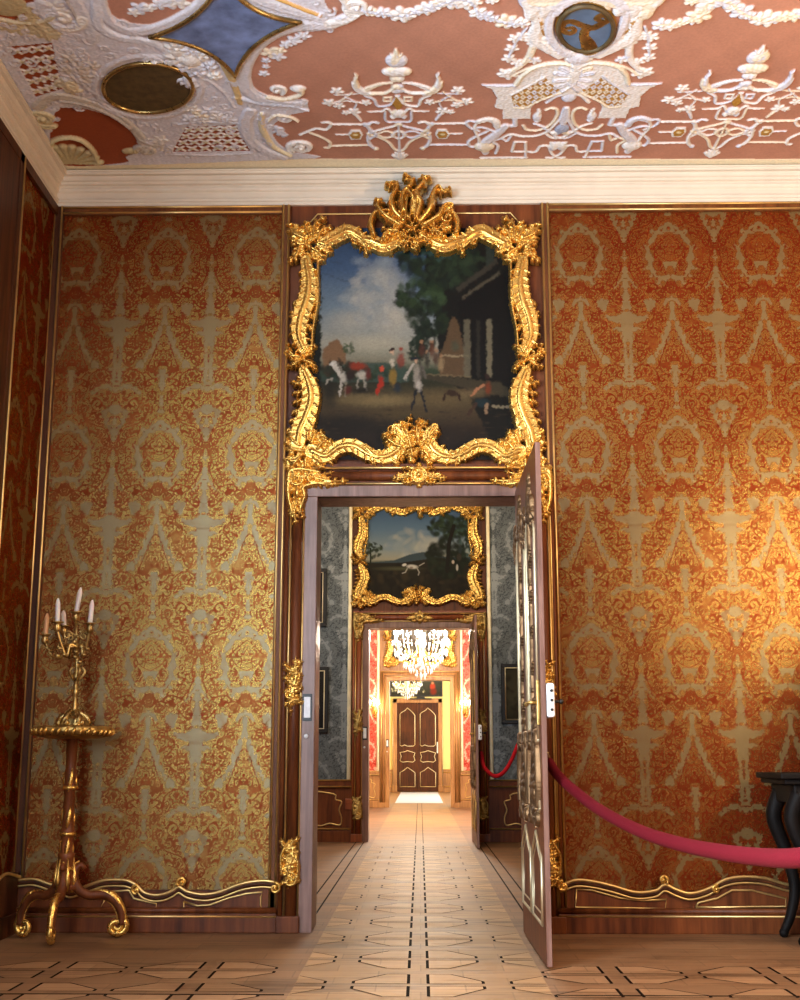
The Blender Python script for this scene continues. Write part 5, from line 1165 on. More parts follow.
for i, (x, y, z, _, hh, lean) in enumerate(spots):
    m = MB()
    if i:
        st = (BX, SY, cz(648)); md = (BX + (x - BX) * .8, SY + (y - SY) * .8, z - .125); m.tube(spl([st, (BX + (x - BX) * .35, SY + (y - SY) * .35, cz(645)), (BX + (x - BX) * .5, SY + (y - SY) * .5, cz(657)), md, (x, y, z - .045)], .012), .0095, 0, 8)
        for f_, dz_ in ((.3, .03), (.6, -.02), (.85, .015)): m.ball((BX + (x - BX) * f_, SY + (y - SY) * f_, cz(652) + dz_), .014, 0, 8, 6, (1.3, 1, .8))
        q1 = (BX + (x - BX) * .5, SY + (y - SY) * .5); m.tube([(a_[0] * .03 + q1[0], q1[1], a_[1] * .03 + z - .075) for a_ in spiral((0, 0), 1, .2, 0, 1.3, 14)], .006, 0, 6)
    else:
        m.tube([(BX, SY, zt + .42), (x, y, z - .04)], .010, 0, 8)
        for q9 in range(7): m.ball((BX + .022 * math.cos(q9 * 2.2), SY - .012, cz(662 - q9 * 5)), .015, 0, 8, 6, (1.2, 1, .8))
    ar = m.build('branch', M['bronze'], cb)
    m = MB(); m.lathe((x, y, z), [(.010, -.06), (.020, -.05), (.024, -.03), (.016, -.015), (.022, -.006), (.038, .0), (.040, .004), (.0175, .005), (.0165, .0)], 0, 16); m.build('socket', M['bronze'], ar)
    m = MB(); n_ = 12; m.tube([(x + lean * k_ / n_, y, z + .002 + hh * k_ / n_) for k_ in range(n_ + 1)], [.0150] * 10 + [.013, .009, .004], 0, 12)
    m.tube([(x + lean, y, z + hh), (x + lean + .002, y, z + hh + .012)], .0015, 1, 6)
    tag(m.build('candle', [M['wax'] if i != 3 else M['wax_amber'], M['black']]), labs[i], 'candle', 'candles in the gilt candelabrum')

# ------------------------------------------------------------------ barrier ropes and their posts
def post(x, y, z, label):
    t = thing('barrier_post', label, 'post', (x, y, 0)); m = MB(); m.lathe((x, y, 0), [(.16, 0), (.165, .015), (.14, .03), (.05, .045), (.022, .07)], 0, 28); m.build('base', M['gilt_thin'], t)
    m = MB(); m.lathe((x, y, 0), [(.019, .05), (.019, z - .02), (.03, z - .01), (.03, z + .02), (.02, z + .03), (.032, z + .06), (.0, z + .095)], 0, 16); m.build('pole', M['gilt_thin'], t)
pts = [(549, 762, 7.05), (556, 773, 6.9), (570, 787, 6.65), (600, 810, 6.1), (640, 831, 5.5), (680, 844, 4.95), (720, 852, 4.4), (760, 857, 3.9), (800, 858, 3.45), (850, 850, 3.2), (905, 832, 3.05)]
P = [PY(*p) for p in pts]; m = MB(); m.tube(spl(P, .04), .0275, 0, 14)
tag(m.build('barrier_rope', M['velvet_front']), 'thick crimson velvet barrier rope sagging in front of the orange damask', 'rope')
post(P[-1][0] + .08, P[-1][1], P[-1][2], 'brass barrier post holding the thick crimson rope')
m = MB(); m.tube([P[0], (.77, 7.5, 1.06), (.80, YB - .04, 1.08)], .006); m.ball((.80, YB - .05, 1.08), .018); tag(m.build('rope_hook', M['bronze']), 'small bronze hook holding the crimson rope behind the open leaf', 'hook')
pts = [(481, 752), (482.5, 760), (484, 767), (491, 774.5), (497, 776), (504, 772), (511, 761), (517, 747), (524, 728)]
Y2 = 15.3; P = [PY(x, y, Y2 - .4 * i / 8) for i, (x, y) in enumerate(pts)]; m = MB(); m.tube(spl(P, .04), .024, 0, 10)
tag(m.build('barrier_rope', M['velvet']), 'thin red velvet rope hanging in a loop by the second door leaf', 'rope')
post(P[-1][0] + .075, P[-1][1], P[-1][2], 'brass barrier post in the grey room behind the open leaf')

# ------------------------------------------------------------------ dark console by the right edge with a stoneware urn
cxx, cyy = 3.02, 7.55; t = thing('console_table', 'dark carved console table with moulded top at the right edge', 'table', (cxx, cyy, 0))
m = MB(); ztab = XZ(785, 775, cyy)[1]
xl0 = XZ(768, 775, cyy)[0]
m.box(xl0, xl0 + 1.3, cyy - .27, cyy + .28, ztab - .02, ztab + .015, 0, .008); m.box(xl0 + .03, xl0 + 1.27, cyy - .24, cyy + .28, ztab - .05, ztab - .02, 0, .006); m.build('top', M['marble'], t)
m = MB(); m.box(xl0 + .09, xl0 + 1.2, cyy - .2, cyy + .28, ztab - .16, ztab - .05, 0, .01); m.build('apron', M['marble'], t)
for sx in (xl0 + .13, xl0 + 1.17):
    for yy in (cyy - .16, cyy + .22):
        sg = -1 if sx < cxx else 1; P = spl([(sx, ztab - .1), (sx - sg * -.02 + sg * .03, ztab - .25), (sx + sg * -.01, ztab - .45), (sx - sg * .05, ztab - .65), (sx - sg * .02, .14), (sx + sg * .03, .03)], .02); m = MB(); m.tube([(a, yy, b) for a, b in P], [.05 - .025 * i / len(P) for i in range(len(P))], 0, 10); m.ball((P[-1][0], yy, .028), .03, 0); m.build('leg', M['marble'], t)

# tall round form added out of view, profiled to cast a shadow on the wall
sx_, sy_ = 3.42, 6.42
t = thing('shadow_caster', 'tall dark round form added out of view to cast a shadow behind the console', 'shadow caster', (sx_, sy_, 0))
m = MB(); m.box(sx_ - .62, sx_ + .62, sy_ - .4, sy_ + .4, 0, .16, 0, .02); m.build('plinth', M['marble'], t)
m = MB(); m.lathe((sx_, sy_, .16), [(.50, 0), (.66, .05), (.70, .2), (.70, .5), (.64, .56), (.64, .66), (.60, .72), (.60, 1.30), (.66, 1.36), (.60, 1.44), (.52, 1.7), (.44, 1.9), (.30, 2.05), (.16, 2.15), (.2, 2.22), (.14, 2.32), (.04, 2.4)], 0, 40, 12, .012); m.build('body', M['marble'], t)
m = MB(); m.tube([(sx_ + .62 * 1.02 * math.cos(a), sy_ + .62 * 1.02 * math.sin(a), .80) for a in np.linspace(0, 2 * PI, 40)[:-1]], .02, 0, 8, True); m.build('gilt_band', M['gilt_old'], t)
# ------------------------------------------------------------------ ceiling: painted field with white relief stucco
ZK = ZC
c1 = lambda x, y: XY(x, y, ZK)
CE = Relief(XL + .05, 3.25, 5.55, YB - .08, .0055, base=0.0)
PINK, RUST, WHT, LAV, GOLD, CREAM = lin('#c28b74'), lin('#a0502e'), lin('#f6f3f0'), lin('#e6e4ee'), lin('#b98a3e'), lin('#fff3d2')
CE.paint(PINK)
# washed tone of the pink distemper
nz = sum(np.sin(CE.U[None, :] * a + b) * np.sin(CE.V[:, None] * c + d) for a, b, c, d in ((3.1, 1, 4.2, 2), (7.7, 2, 5.9, 0), (13.3, .5, 11.1, 1.7), (29., 2, 23., 3)))
CE.C *= (1 + .035 * nz)[..., None]
def F(poly, h=None, col=None, smooth=True, cut=False): CE.fill([c1(*p) for p in poly], h, col, smooth, cut)
def S(pts, w, h=.018, col=WHT, prof='round', smooth=True, closed=False): CE.stroke([c1(*p) for p in pts], [q_ * .88 for q_ in w] if isinstance(w, (list, tuple)) else w * .88, h, tn(col), prof, smooth, closed)
def B(p, rx, ry=None, h=.02, col=WHT, rot=0.): CE.blob(c1(*p), rx, ry or rx, h, col, rot)
def FLW(p, r, h=.025, col=WHT, n=5): CE.flower(c1(*p), r, h, tn(col), n)
def LF(a, b, w, h=.02, col=WHT, bend=.15, n=4): CE.leaf(c1(*a), c1(*b), w, h, tn(col), bend, n)
def SCR(p, r, a0, t, w, h=.03, col=WHT): CE.scroll(c1(*p), r, a0, t, w, h, col, 'groove')
BL = lin('#aab4cc')
TR = random.Random(5); TINTS = [lin(q_) for q_ in ('#f4f1ee', '#e9eaf4', '#f5ead4', '#f4f1ee', '#dfe2f0')]
def tn(col): return TR.choice(TINTS) if col is WHT else col
# plain border next to the cornice
F([(0, 190), (0, 158.5), (40, 160), (900, 160.5), (900, 175), (0, 175)], .006, CREAM, False)
# big white ground of the left half
F([(-40, -60), (260, -60), (330, 12), (338, 26), (322, 32), (300, 33), (282, 38), (266, 48), (254, 64), (250, 78), (254, 88), (262, 94), (280, 100), (303, 101), (308, 112), (290, 116), (278, 122), (272, 132), (278, 144), (290, 152), (300, 160), (-20, 160), (-40, 60)], .010, LAV)
# fields cut back into it
F([(56, 112), (70, 109), (90, 111), (112, 119), (130, 132), (143, 146), (140, 152), (126, 158), (124, 164), (62, 166), (50, 140)], .001, RUST, True, True)
F([(-20, -20), (36, -20), (46, 2), (50, 14), (40, 18), (20, 21), (-20, 24)], .001, RUST, True, True)
F([(106, -30), (104, 2), (112, 16), (126, 23), (150, 26), (172, 21), (188, 12), (204, -2), (215, -30)], .001, PINK, True, True)
F([(275, 124), (284, 124), (290, 134), (288, 146), (296, 150), (284, 148), (274, 138)], .001, PINK, True, True)
# lattices
def lattice(poly, n, m_, colx=RUST, coly=WHT):
    F(poly, .002, colx, False, True); P = [np.array(c1(*p)) for p in poly]
    pt = lambda a, b: (P[0] * (1 - a) + P[1] * a) * (1 - b) + (P[3] * (1 - a) + P[2] * a) * b
    for i in range(n):
        for j in range(m_):
            c = pt((i + .5) / n, (j + .5) / m_); r_ = np.linalg.norm(pt((i + 1) / n, .5) - pt(i / n, .5)) * .5
            for a in range(4): an = a * PI / 2 + .78; CE.stroke([c, c + np.array([math.cos(an), math.sin(an)]) * r_ * 1.15], [.014, .010], .012, coly, smooth=False)
            CE.blob(c, .016, .016, .015, lin('#dccfae'))
lattice([(8, 48), (52, 44), (62, 90), (36, 98)], 4, 5); lattice([(186, 128), (236, 126), (250, 152), (172, 153)], 6, 4)
# frame bands and scrolls of the left half
BW = lin('#e4e2ea')
S([(345, 20), (328, 26), (300, 27), (276, 33), (258, 45), (246, 62), (243, 80), (250, 94), (268, 102), (300, 105)], [.05, .055, .06, .055, .04], .03, BW, 'groove')
S([(236, 98), (262, 104), (290, 106), (309, 111)], [.02, .035, .03, .006], .03)
SCR((277, 91), .05, 1, -1.3, .018); B((298, 90), .05, .04, .03, WHT); S([(268, 98), (284, 100), (300, 96), (302, 90)], .02, .03, WHT)
S([(250, 112), (245, 124), (250, 140), (264, 151), (284, 158)], [.05, .055, .05, .04], .035, BW, 'groove'); S([(262, 114), (262, 128), (272, 146), (290, 156)], [.02, .03, .02], .035, lin('#eadcb8'))
SCR((301, 148), .085, 2.5, 1.6, .026, .04); SCR((284, 119), .045, 0, 1.4, .016, .03); S([(268, 122), (276, 116), (290, 118), (298, 122)], [.012, .018, .01], .028); LF((276, 128), (287, 138), .05)
S([(240, -8), (262, 2), (286, 10), (312, 18), (330, 24)], [.05, .05, .045, .02], .03, BW, 'groove'); S([(262, -8), (290, 4), (320, 16)], .014, .035, lin('#d8a860')); SCR((357, 9), .07, 2, 1.5, .022, .035); S([(330, 24), (345, 22), (358, 16)], [.04, .035, .02], .03)
S([(338, -6), (344, 2), (350, 12)], [.03, .02], .03)
# upper edge of the star and left sweep
S([(216, -14), (200, 6), (180, 20), (155, 30), (130, 32), (112, 24), (103, 10), (100, -8)], [.04, .05, .05, .04, .035], .03, BW, 'groove')
S([(96, -4), (97, 14), (100, 28), (118, 38), (140, 41), (158, 46), (168, 56), (170, 66)], [.03, .04, .04, .03, .02], .032, WHT, 'groove'); SCR((155, 62), .075, 0, 1.5, .024, .04)
S([(70, -6), (80, 12), (90, 30), (92, 40)], .05, .02, BW, 'groove'); S([(62, -6), (72, 10), (80, 26)], .012, .03, lin('#bfb6b4'))
SCR((62, 20), .11, 0, 1.2, .035, .03); FLW((55, 10), .09); LF((40, 4), (60, 30), .09); LF((34, 22), (60, 38), .08, .02, lin('#dccfae'))
for x, y in ((8, 28), (18, 30), (28, 32), (38, 32), (46, 36)): FLW((x, y), .06, .02, lin('#dccfae'))
S([(0, 20), (20, 24), (40, 23), (52, 18)], .018, .025, lin('#e0d6b8'))
for x, y in ((28, 12), (32, 18), (24, 20)): FLW((x, y), .045, .02, lin('#d8c8a0'))
B((4, 5), .12, .12, .02, lin('#d0c39c'))
# flowers down to the cartouche
for x, y, r_ in ((70, 60, .06), (78, 68, .07), (84, 76, .06), (66, 70, .05), (92, 66, .05), (88, 84, .05), (76, 80, .05), (98, 76, .05)): FLW((x, y), r_, .03, lin('#ddd4cc'))
LF((64, 80), (78, 94), .07, .035, lin('#e8dcc0')); FLW((74, 90), .055, .04, lin('#e8d8b8'))
S([(72, 64), (80, 82), (96, 96), (110, 104)], .02, .02, BW)
# scroll round the rust corner
SCR((43, 119), .10, 1.2, 1.5, .032, .045, lin('#ddd0a8')); S([(38, 108), (48, 99), (60, 97), (78, 100), (100, 107), (118, 117), (134, 130), (146, 146)], [.05, .045, .04, .04, .045], .03, lin('#d9d2c8'), 'groove')
S([(60, 100), (84, 104), (110, 114), (130, 128)], .010, .045, lin('#b9b0a8')); SCR((146, 151), .07, 3, 1.5, .024, .04, lin('#d8d0c4')); B((130, 152), .04, .06, .03, lin('#d8caa0'), 1.2); LF((140, 140), (165, 146), .07, .03, lin('#d8d2cc')); FLW((160, 140), .06); FLW((166, 150), .05)
# shell in the corner
cc = c1(70, 164); 
for i in range(11): a = PI * .02 + i * PI * .96 / 10; CE.stroke([cc, (cc[0] + .02 + .19 * math.cos(a), cc[1] - .24 * math.sin(a))], [.01, .030], [.02, .04], lin('#cfc298'), smooth=False)
S([(50, 158), (52, 143), (64, 138), (80, 140), (92, 150), (98, 163)], .02, .045, lin('#ddd0a6'))
# ring around the dark oval
oc = np.array(c1(148, 88)); oe = [(148 + 46 * math.cos(a), 88 + 26 * math.sin(a)) for a in np.linspace(0, 2 * PI, 40)[:-1]]
S([(148 + 53 * math.cos(a), 88 + 31 * math.sin(a)) for a in np.linspace(0, 2 * PI, 40)[:-1]], .030, .022, BW, 'round', False, True)
F(oe, 0.0, lin('#3a2c1c'), False, True)
# cherub head, draperies between oval and star
for x, y, r_ in ((180, 58, .10), (188, 66, .09), (176, 48, .07), (196, 72, .07), (200, 56, .06), (208, 66, .06), (192, 50, .06), (214, 76, .05)): FLW((x, y), r_, .05, WHT, 6)
B((190, 60), .07, .07, .06, WHT); LF((186, 78), (196, 88), .07, .04); S([(204, 48), (220, 60), (230, 76), (236, 90), (240, 104)], [.03, .03, .02], .03, lin('#e2c48e'), 'groove'); S([(186, 84), (204, 80), (222, 92), (234, 108)], .016, .02, BW)
for x, y in ((192, 110), (200, 116), (210, 112), (218, 118), (228, 120), (204, 122), (190, 120)): FLW((x, y), .06, .03, WHT)
S([(172, 126), (200, 123), (240, 124)], .012, .02, WHT); S([(168, 155), (210, 156), (252, 154)], .016, .02, BW)
# garland in the upper pink field and beside the band
for x, y, r_ in ((140, 10, .06), (150, 9, .04), (160, 6, .05), (170, 2, .08), (180, 4, .06), (134, 14, .04), (176, -6, .07)): FLW((x, y), r_, .02)
for x, y, r_ in ((304, 37, .045), (294, 42, .05), (286, 46, .04), (280, 52, .04), (270, 54, .06), (278, 58, .05), (266, 62, .03), (266, 68, .025), (264, 75, .035), (299, 38, .03)): FLW((x, y), r_, .02)
# carved texture of the bands
rq = random.Random(21)
for _ in range(260):
    x, y = rq.uniform(0, 330), rq.uniform(0, 158); p = c1(x, y); i = int((p[0] - CE.u0) / CE.res); j = int((p[1] - CE.v0) / CE.res)
    if abs(x - 225) < 85 and y < 82: continue
    if abs(x - 148) < 50 and abs(y - 88) < 30: continue
    if 2 < i < CE.nu - 2 and 2 < j < CE.nv - 2 and .006 < CE.H[j, i] < .02: CE.stroke(spiral(p, rq.uniform(.02, .045), .006, rq.uniform(0, 6), rq.choice((-1.2, 1.2)), 12), .007, .02, lin('#dedbe2'), smooth=False)

# ---- right half: bandwork drawn once and mirrored
def unit(axis_px, items, centres, tilt=0.0):
    """items measured left of axis_px; repeated about every centre (x in metres)"""
    ax = c1(*axis_px)[0]
    for cxm in centres:
        for s in (1, -1):
            def T(p):
                q_ = c1(*p); return (cxm + s * (q_[0] - ax), q_[1])
            for it in items:
                k_, a = it[0], it[1:]
                if k_ == 'S': CE.stroke([T(p) for p in a[0]], [q_ * .8 for q_ in a[1]] if isinstance(a[1], (list, tuple)) else a[1] * .8, a[2] if len(a) > 2 else .016, tn(a[3] if len(a) > 3 else WHT), 'groove' if (max(a[1]) if isinstance(a[1], (list, tuple)) else a[1]) > .025 else 'round', a[4] if len(a) > 4 else True)
                elif k_ == 'B': CE.blob(T(a[0]), a[1] * .85, a[2] * .85, a[3] if len(a) > 3 else .02, tn(a[4] if len(a) > 4 else WHT))
                elif k_ == 'F': CE.flower(T(a[0]), a[1], .02, WHT)
                elif k_ == 'P': CE.fill([T(p) for p in a[0]], a[1], a[2], a[3] if len(a) > 3 else True)
                elif k_ == 'L': CE.leaf(T(a[0]), T(a[1]), a[2], .02, a[3] if len(a) > 3 else WHT, .15 * s)
W1 = .0125
A = [('S', [(331, 125.6), (370, 125.6)], W1), ('S', [(332, 147), (370, 146.2)], W1), ('S', [(300, 136), (316, 130), (326, 131), (331, 126), (328, 123.4), (322, 124)], .014), ('S', [(310, 134), (322, 139), (330, 144), (329, 149), (325, 149)], .014),
     ('P', [(348, 135.6), (351, 131), (360.5, 131), (363, 135.6), (360.5, 140.5), (351, 140.5)], .014, WHT, False), ('P', [(350, 135.6), (352.4, 132.4), (359.4, 132.4), (361, 135.6), (359.4, 139), (352.4, 139)], .015, GOLD, False), ('B', (355.5, 135.6), .02, .018, .024, lin('#ead9a8')),
     ('S', [(336, 135.7), (348, 135.7)], .009), ('S', [(365, 125), (370, 132), (368, 140), (371, 147), (377, 150.5)], [.018, .014, .018]), ('S', [(365, 127), (373, 123.5), (378, 124.5)], .015), ('B', (376, 150), .022, .025),
     ('S', [(368, 135), (380, 131), (392, 128), (399, 125)], .013), ('S', [(368, 135), (380, 139), (389, 144), (394, 150), (399, 152.5)], .014), ('S', [(376, 135.6), (386, 132.5), (395, 135.6), (386, 139), (376, 135.6)], .010),
     ('S', [(370, 131), (376, 136), (370, 140)], .016), ('S', [(365, 97), (374, 101), (378, 107.5), (389, 106.5), (394, 102.5), (399, 97)], .013), ('S', [(367.5, 113), (382, 112.5), (387, 110), (393, 115), (399, 116)], [.006, .012, .014]), ('S', [(385, 113), (386.5, 122.5), (399, 123)], .011),
     ('S', [(384, 98.5), (391, 98.5), (391, 102.5), (384, 102.5), (384, 98.5)], .010, .016, WHT, False), ('S', [(354, 84), (357, 89), (363, 93), (372, 95)], [.02, .035, .04, .02], .03), ('S', [(357, 87), (355.5, 81), (357, 77), (355, 75)], [.022, .015, .008], .03),
     ('S', [(368, 90), (380, 85.5), (392, 84)], [.03, .018, .012], .022), ('S', [(372, 95), (386, 94), (396, 88)], [.022, .018, .014], .022), ('S', [(361, 122), (354, 114), (352, 112)], [.012, .016, .01]),
     ('F', (337, 92.5), .045), ('F', (329, 104), .045), ('F', (339, 107), .04), ('F', (366, 104), .035), ('F', (354, 113), .045), ('F', (346, 114), .03), ('S', [(339, 103), (347, 98), (352, 94)], .007), ('S', [(345, 98), (356, 104), (354, 111)], .007), ('S', [(334, 96), (345, 96), (358, 95)], .006), ('S', [(332, 104), (345, 102), (362, 104)], .006),
     ('B', (399, 62), .06, .08, .03), ('S', [(399, 62), (390.5, 55)], [.025, .006], .025, WHT, False), ('S', [(399, 60), (396.5, 50)], [.022, .005], .025, WHT, False), ('S', [(397, 66), (388, 62)], [.02, .006], .025, WHT, False), ('B', (393, 73), .075, .06, .035), ('B', (386, 73), .03, .04, .03), ('B', (399, 80), .04, .04, .03), ('B', (399, 88), .035, .035, .025), ('B', (396, 92), .04, .035, .022),
     ('P', [(394, 105), (399, 97), (404, 105), (399, 111)], .012, GOLD, False), ('B', (397, 115), .045, .06, .028), ('B', (393, 118), .025, .03, .024), ('B', (399, 126), .03, .03, .02), ('S', [(392, 136), (399, 132), (406, 136), (399, 140), (392, 136)], .010), ('B', (399, 136), .014, .014, .02, lin('#6f7f6a')), ('L', (399, 160), (399, 151), .035), ('L', (398, 159), (392, 156), .028), ('S', [(399, 126), (399, 152)], .008)]
XA1, XA2 = c1(399, 136)[0], c1(721, 136)[0]
unit((399, 136), A, [XA1, XA2])
XB = c1(563, 125)[0]
zB = lambda X, Y: (480 + X / 8, 60 + Y / 8)
tiltB = None
def lat(cx_, s):
    pass
wing = [zB(0, 205), zB(150, 213), zB(265, 212), zB(320, 130), zB(420, 70), zB(540, 36), zB(660, 40), zB(760, 90), zB(760, 290), zB(640, 270), zB(560, 300), zB(430, 350), zB(392, 390), zB(390, 478), zB(168, 478), zB(165, 402), zB(100, 388), zB(122, 310), zB(80, 245)]
lat_g = [zB(232, 285), zB(385, 205), zB(500, 138), zB(545, 190), zB(620, 245), zB(560, 285), zB(440, 335), zB(350, 380), zB(255, 380)]
# this cartouche is measured along its own slightly different axis, so undo the lean with depth first
Bi = [('P', wing, .014, WHT, False), ('P', lat_g, .010, GOLD, False)]
gp = [(x, y) for x in range(250, 620, 52) for y in range(150, 380, 38)]
for gx_, gy_ in gp:
    P_ = np.array(lat_g); X_, Y_ = zB(gx_ + (gy_ % 76) * .35, gy_); n_ = len(P_); ins = False
    for i in range(n_):
        a, b = P_[i], P_[(i + 1) % n_]
        if (a[1] > Y_) != (b[1] > Y_) and X_ < (b[0] - a[0]) * (Y_ - a[1]) / (b[1] - a[1]) + a[0]: ins = not ins
    if ins: Bi.append(('S', [(X_ - 2, Y_), (X_, Y_ - 1.8), (X_ + 2, Y_), (X_, Y_ + 1.8), (X_ - 2, Y_)], .007, .02, WHT, False))
Bi += [('S', [zB(265, 212), zB(330, 125), zB(430, 62), zB(560, 35), zB(680, 40), zB(755, 80)], .02, .03, lin('#efe6d2')), ('S', [zB(0, 207), zB(140, 214), zB(265, 212)], [.006, .014, .014], .02), ('S', [zB(232, 285), zB(385, 205), zB(500, 138)], .012, .024), ('S', [zB(255, 385), zB(350, 385), zB(440, 340), zB(560, 292), zB(640, 262)], .014, .024),
       ('S', [zB(740, 130), zB(600, 110)], [.02, .03], .035, WHT, False), ('S', [zB(745, 120), zB(640, 70)], [.02, .03], .035, WHT, False), ('S', [zB(740, 150), zB(590, 170)], [.02, .028], .035, BW, False), ('S', [zB(740, 170), zB(610, 220)], [.018, .026], .033, BW, False), ('S', [zB(745, 190), zB(650, 250)], [.016, .022], .03, BW, False),
       ('S', [zB(510, 410), zB(560, 395), zB(600, 410), zB(600, 460), zB(545, 530), zB(450, 572), zB(360, 568), zB(330, 535)], .014), ('S', [zB(150, 640), zB(230, 605), zB(320, 620), zB(420, 618), zB(510, 590), zB(580, 530), zB(650, 450), zB(685, 390)], .014), ('S', [zB(745, 600), zB(690, 630), zB(610, 630), zB(550, 590), zB(490, 545), zB(420, 520)], .014),
       ('S', [zB(520, 350), zB(600, 300), zB(700, 275), zB(745, 275)], .018), ('B', zB(690, 310), .05, .06, .03), ('S', [zB(685, 400), zB(670, 480), zB(640, 540)], [.02, .03, .02], .02), ('B', zB(645, 560), .05, .07, .03, BL), ('B', zB(600, 590), .03, .03, .024), ('B', zB(690, 590), .03, .03, .024),
       ('B', zB(442, 465), .035, .06, .024), ('L', zB(442, 450), zB(448, 400), .02), ('B', zB(442, 495), .03, .02, .02),
       ('S', [zB(240, 742), zB(265, 665), zB(350, 665), zB(352, 742), zB(240, 742)], .013, .016, WHT, False), ('S', [zB(352, 742), zB(430, 745), zB(470, 700), zB(530, 700), zB(560, 760), zB(610, 790), zB(660, 790)], .013), ('B', zB(640, 700), .04, .07, .024), ('F', zB(640, 690), .05), ('S', [zB(350, 745), zB(350, 790)], .012, .016, WHT, False),
       ('S', [zB(-10, 792), zB(200, 790), zB(360, 790)], .012, .016, WHT, False), ('S', [zB(265, 478), zB(265, 535), zB(150, 540)], .022, .018, WHT, False), ('S', [zB(190, 535), zB(120, 600), zB(50, 650), zB(10, 700), zB(30, 750)], [.035, .045, .045, .03], .03, BW), ('S', [zB(-20, 500), zB(50, 485), zB(110, 505), zB(120, 540)], [.03, .035, .03], .028), ('B', zB(20, 700), .08, .075, .04),
       ('S', [zB(110, 760), zB(130, 700), zB(90, 660), zB(160, 640), zB(200, 660), zB(240, 610)], .013), ('S', [zB(-30, 500), zB(-60, 560), zB(-25, 640), zB(-20, 700)], .013), ('S', [zB(-60, 560), zB(-20, 580)], .01)]
unit(zB(648, 520), Bi, [XB])
# winged top cartouche round the blue medallion
k5 = lambda X, Y: (500 + X / 5, Y / 5)
MX = k5(430, 140)
Ci = [('S', [k5(160, 60), k5(190, 120), k5(172, 190), k5(225, 240), k5(300, 285)], [.04, .05, .05, .04], .03), ('S', [k5(172, 230), k5(140, 300), k5(80, 350), k5(20, 372)], [.03, .028, .02], .024), ('F', k5(45, 380), .06), ('F', k5(25, 372), .05), ('S', [k5(380, 300), k5(385, 340), k5(380, 400)], .04, .03), ('B', k5(385, 300), .08, .06, .035),
      ('F', k5(205, 215), .08), ('F', k5(240, 220), .07), ('F', k5(170, 200), .06), ('F', k5(290, 260), .07), ('F', k5(340, 285), .06), ('F', k5(210, 165), .05),
      ('F', k5(110, 190), .045), ('F', k5(75, 200), .045), ('F', k5(60, 250), .045), ('F', k5(45, 300), .045), ('F', k5(85, 320), .04), ('S', [k5(135, 145), k5(100, 190), k5(70, 240), k5(45, 290)], .010), ('F', k5(175, 310), .04), ('S', [k5(150, 290), k5(200, 310)], .012),
      ('S', [k5(60, 385), k5(150, 345), k5(250, 325)], .012), ('P', [k5(190, 60), k5(265, 70), k5(245, 130), k5(250, 190), k5(215, 180), k5(200, 120)], .008, GOLD, True), ('F', k5(225, 95), .04), ('F', k5(228, 140), .035),
      ('S', [k5(120, -20), k5(150, 30), k5(230, 35), k5(300, 30), k5(360, 15), k5(430, 5)], [.05, .06, .06, .06], .035), ('S', [k5(130, 10), k5(145, 60)], [.03, .035], .03), ('B', k5(160, 70), .05, .09, .035), ('B', k5(225, 60), .045, .09, .03), ('B', k5(300, 55), .045, .08, .035), ('B', k5(375, 60), .04, .09, .035), ('S', [k5(430, -30), k5(200, -10)], .09, .03)]
ring = []
for i in range(21): a = PI / 2 + PI * i / 20; ring.append((MX[0] + 37 * math.cos(a), MX[1] - 0 + 31 * -math.sin(a)))
Ci.append(('S', ring, .035, .03, BW))
unit(MX, Ci, [c1(*MX)[0]])
F([(MX[0] + 31 * math.cos(a), MX[1] + 26.5 * math.sin(a)) for a in np.linspace(0, 2 * PI, 40)[:-1]], 0.0, GOLD, False, True)
# garlands
for (x, y, r_) in [(366, 12, .05), (376, 14, .04), (383, 14, .05), (391, 15, .03), (402, 16, .075), (408, 16, .05), (418, 12, .04), (426, 10, .06), (433, 8, .05), (440, 4, .04), (449, 2, .08), (456, 2, .05), (466, 4, .07), (474, 3, .05), (478, 14, .055), (486, 17, .05), (494, 20, .035), (506, 23, .07), (514, 24, .05), (522, 24, .05), (492, 1, .04),
                   (662, 26, .06), (670, 27, .05), (680, 24, .04), (692, 21, .05), (699, 17, .075), (706, 9, .04), (711, 2, .09), (727, 2, .08), (734, 9, .05), (742, 13, .07), (750, 17, .04), (760, 20, .06), (768, 20, .08), (776, 20, .05), (786, 18, .05), (795, 17, .06), (805, 14, .06), (692, 2, .045)]: FLW((x, y), r_, .03, WHT, 6)
S([(356, 9), (380, 14), (402, 16), (428, 10), (450, 1), (470, 2), (482, 16), (508, 23), (525, 24)], .010, .014); S([(655, 25), (690, 22), (712, 2), (728, 2), (744, 14), (768, 20), (810, 14)], .010, .014)
# flush the far edge into the cornice
UU, VV = np.meshgrid(CE.U, CE.V)
CE.H = np.maximum(CE.H, 0.0) * .62
nz = np.sin(UU * 140 + 3 * np.sin(VV * 61)) * np.sin(VV * 120 + 2 * np.sin(UU * 47))
CE.H = np.where(CE.H > .004, CE.H + .0022 * nz, CE.H); CE.C *= np.where(CE.H > .004, 1 + .045 * nz, 1.)[..., None]
ceil = struct(CE.build('ceiling', M['ceil'], lambda U, V, H: (U, V, ZK + .012 - H), None, full=True))
# flat remainder of the ceiling behind the viewer
m = MB(); m.box(XL, XR, YF, 5.55, ZK + .012, ZK + .03); m.box(3.25, XR, 5.55, YB, ZK + .012, ZK + .03); struct(m.build('ceiling', M['ceilplain']))

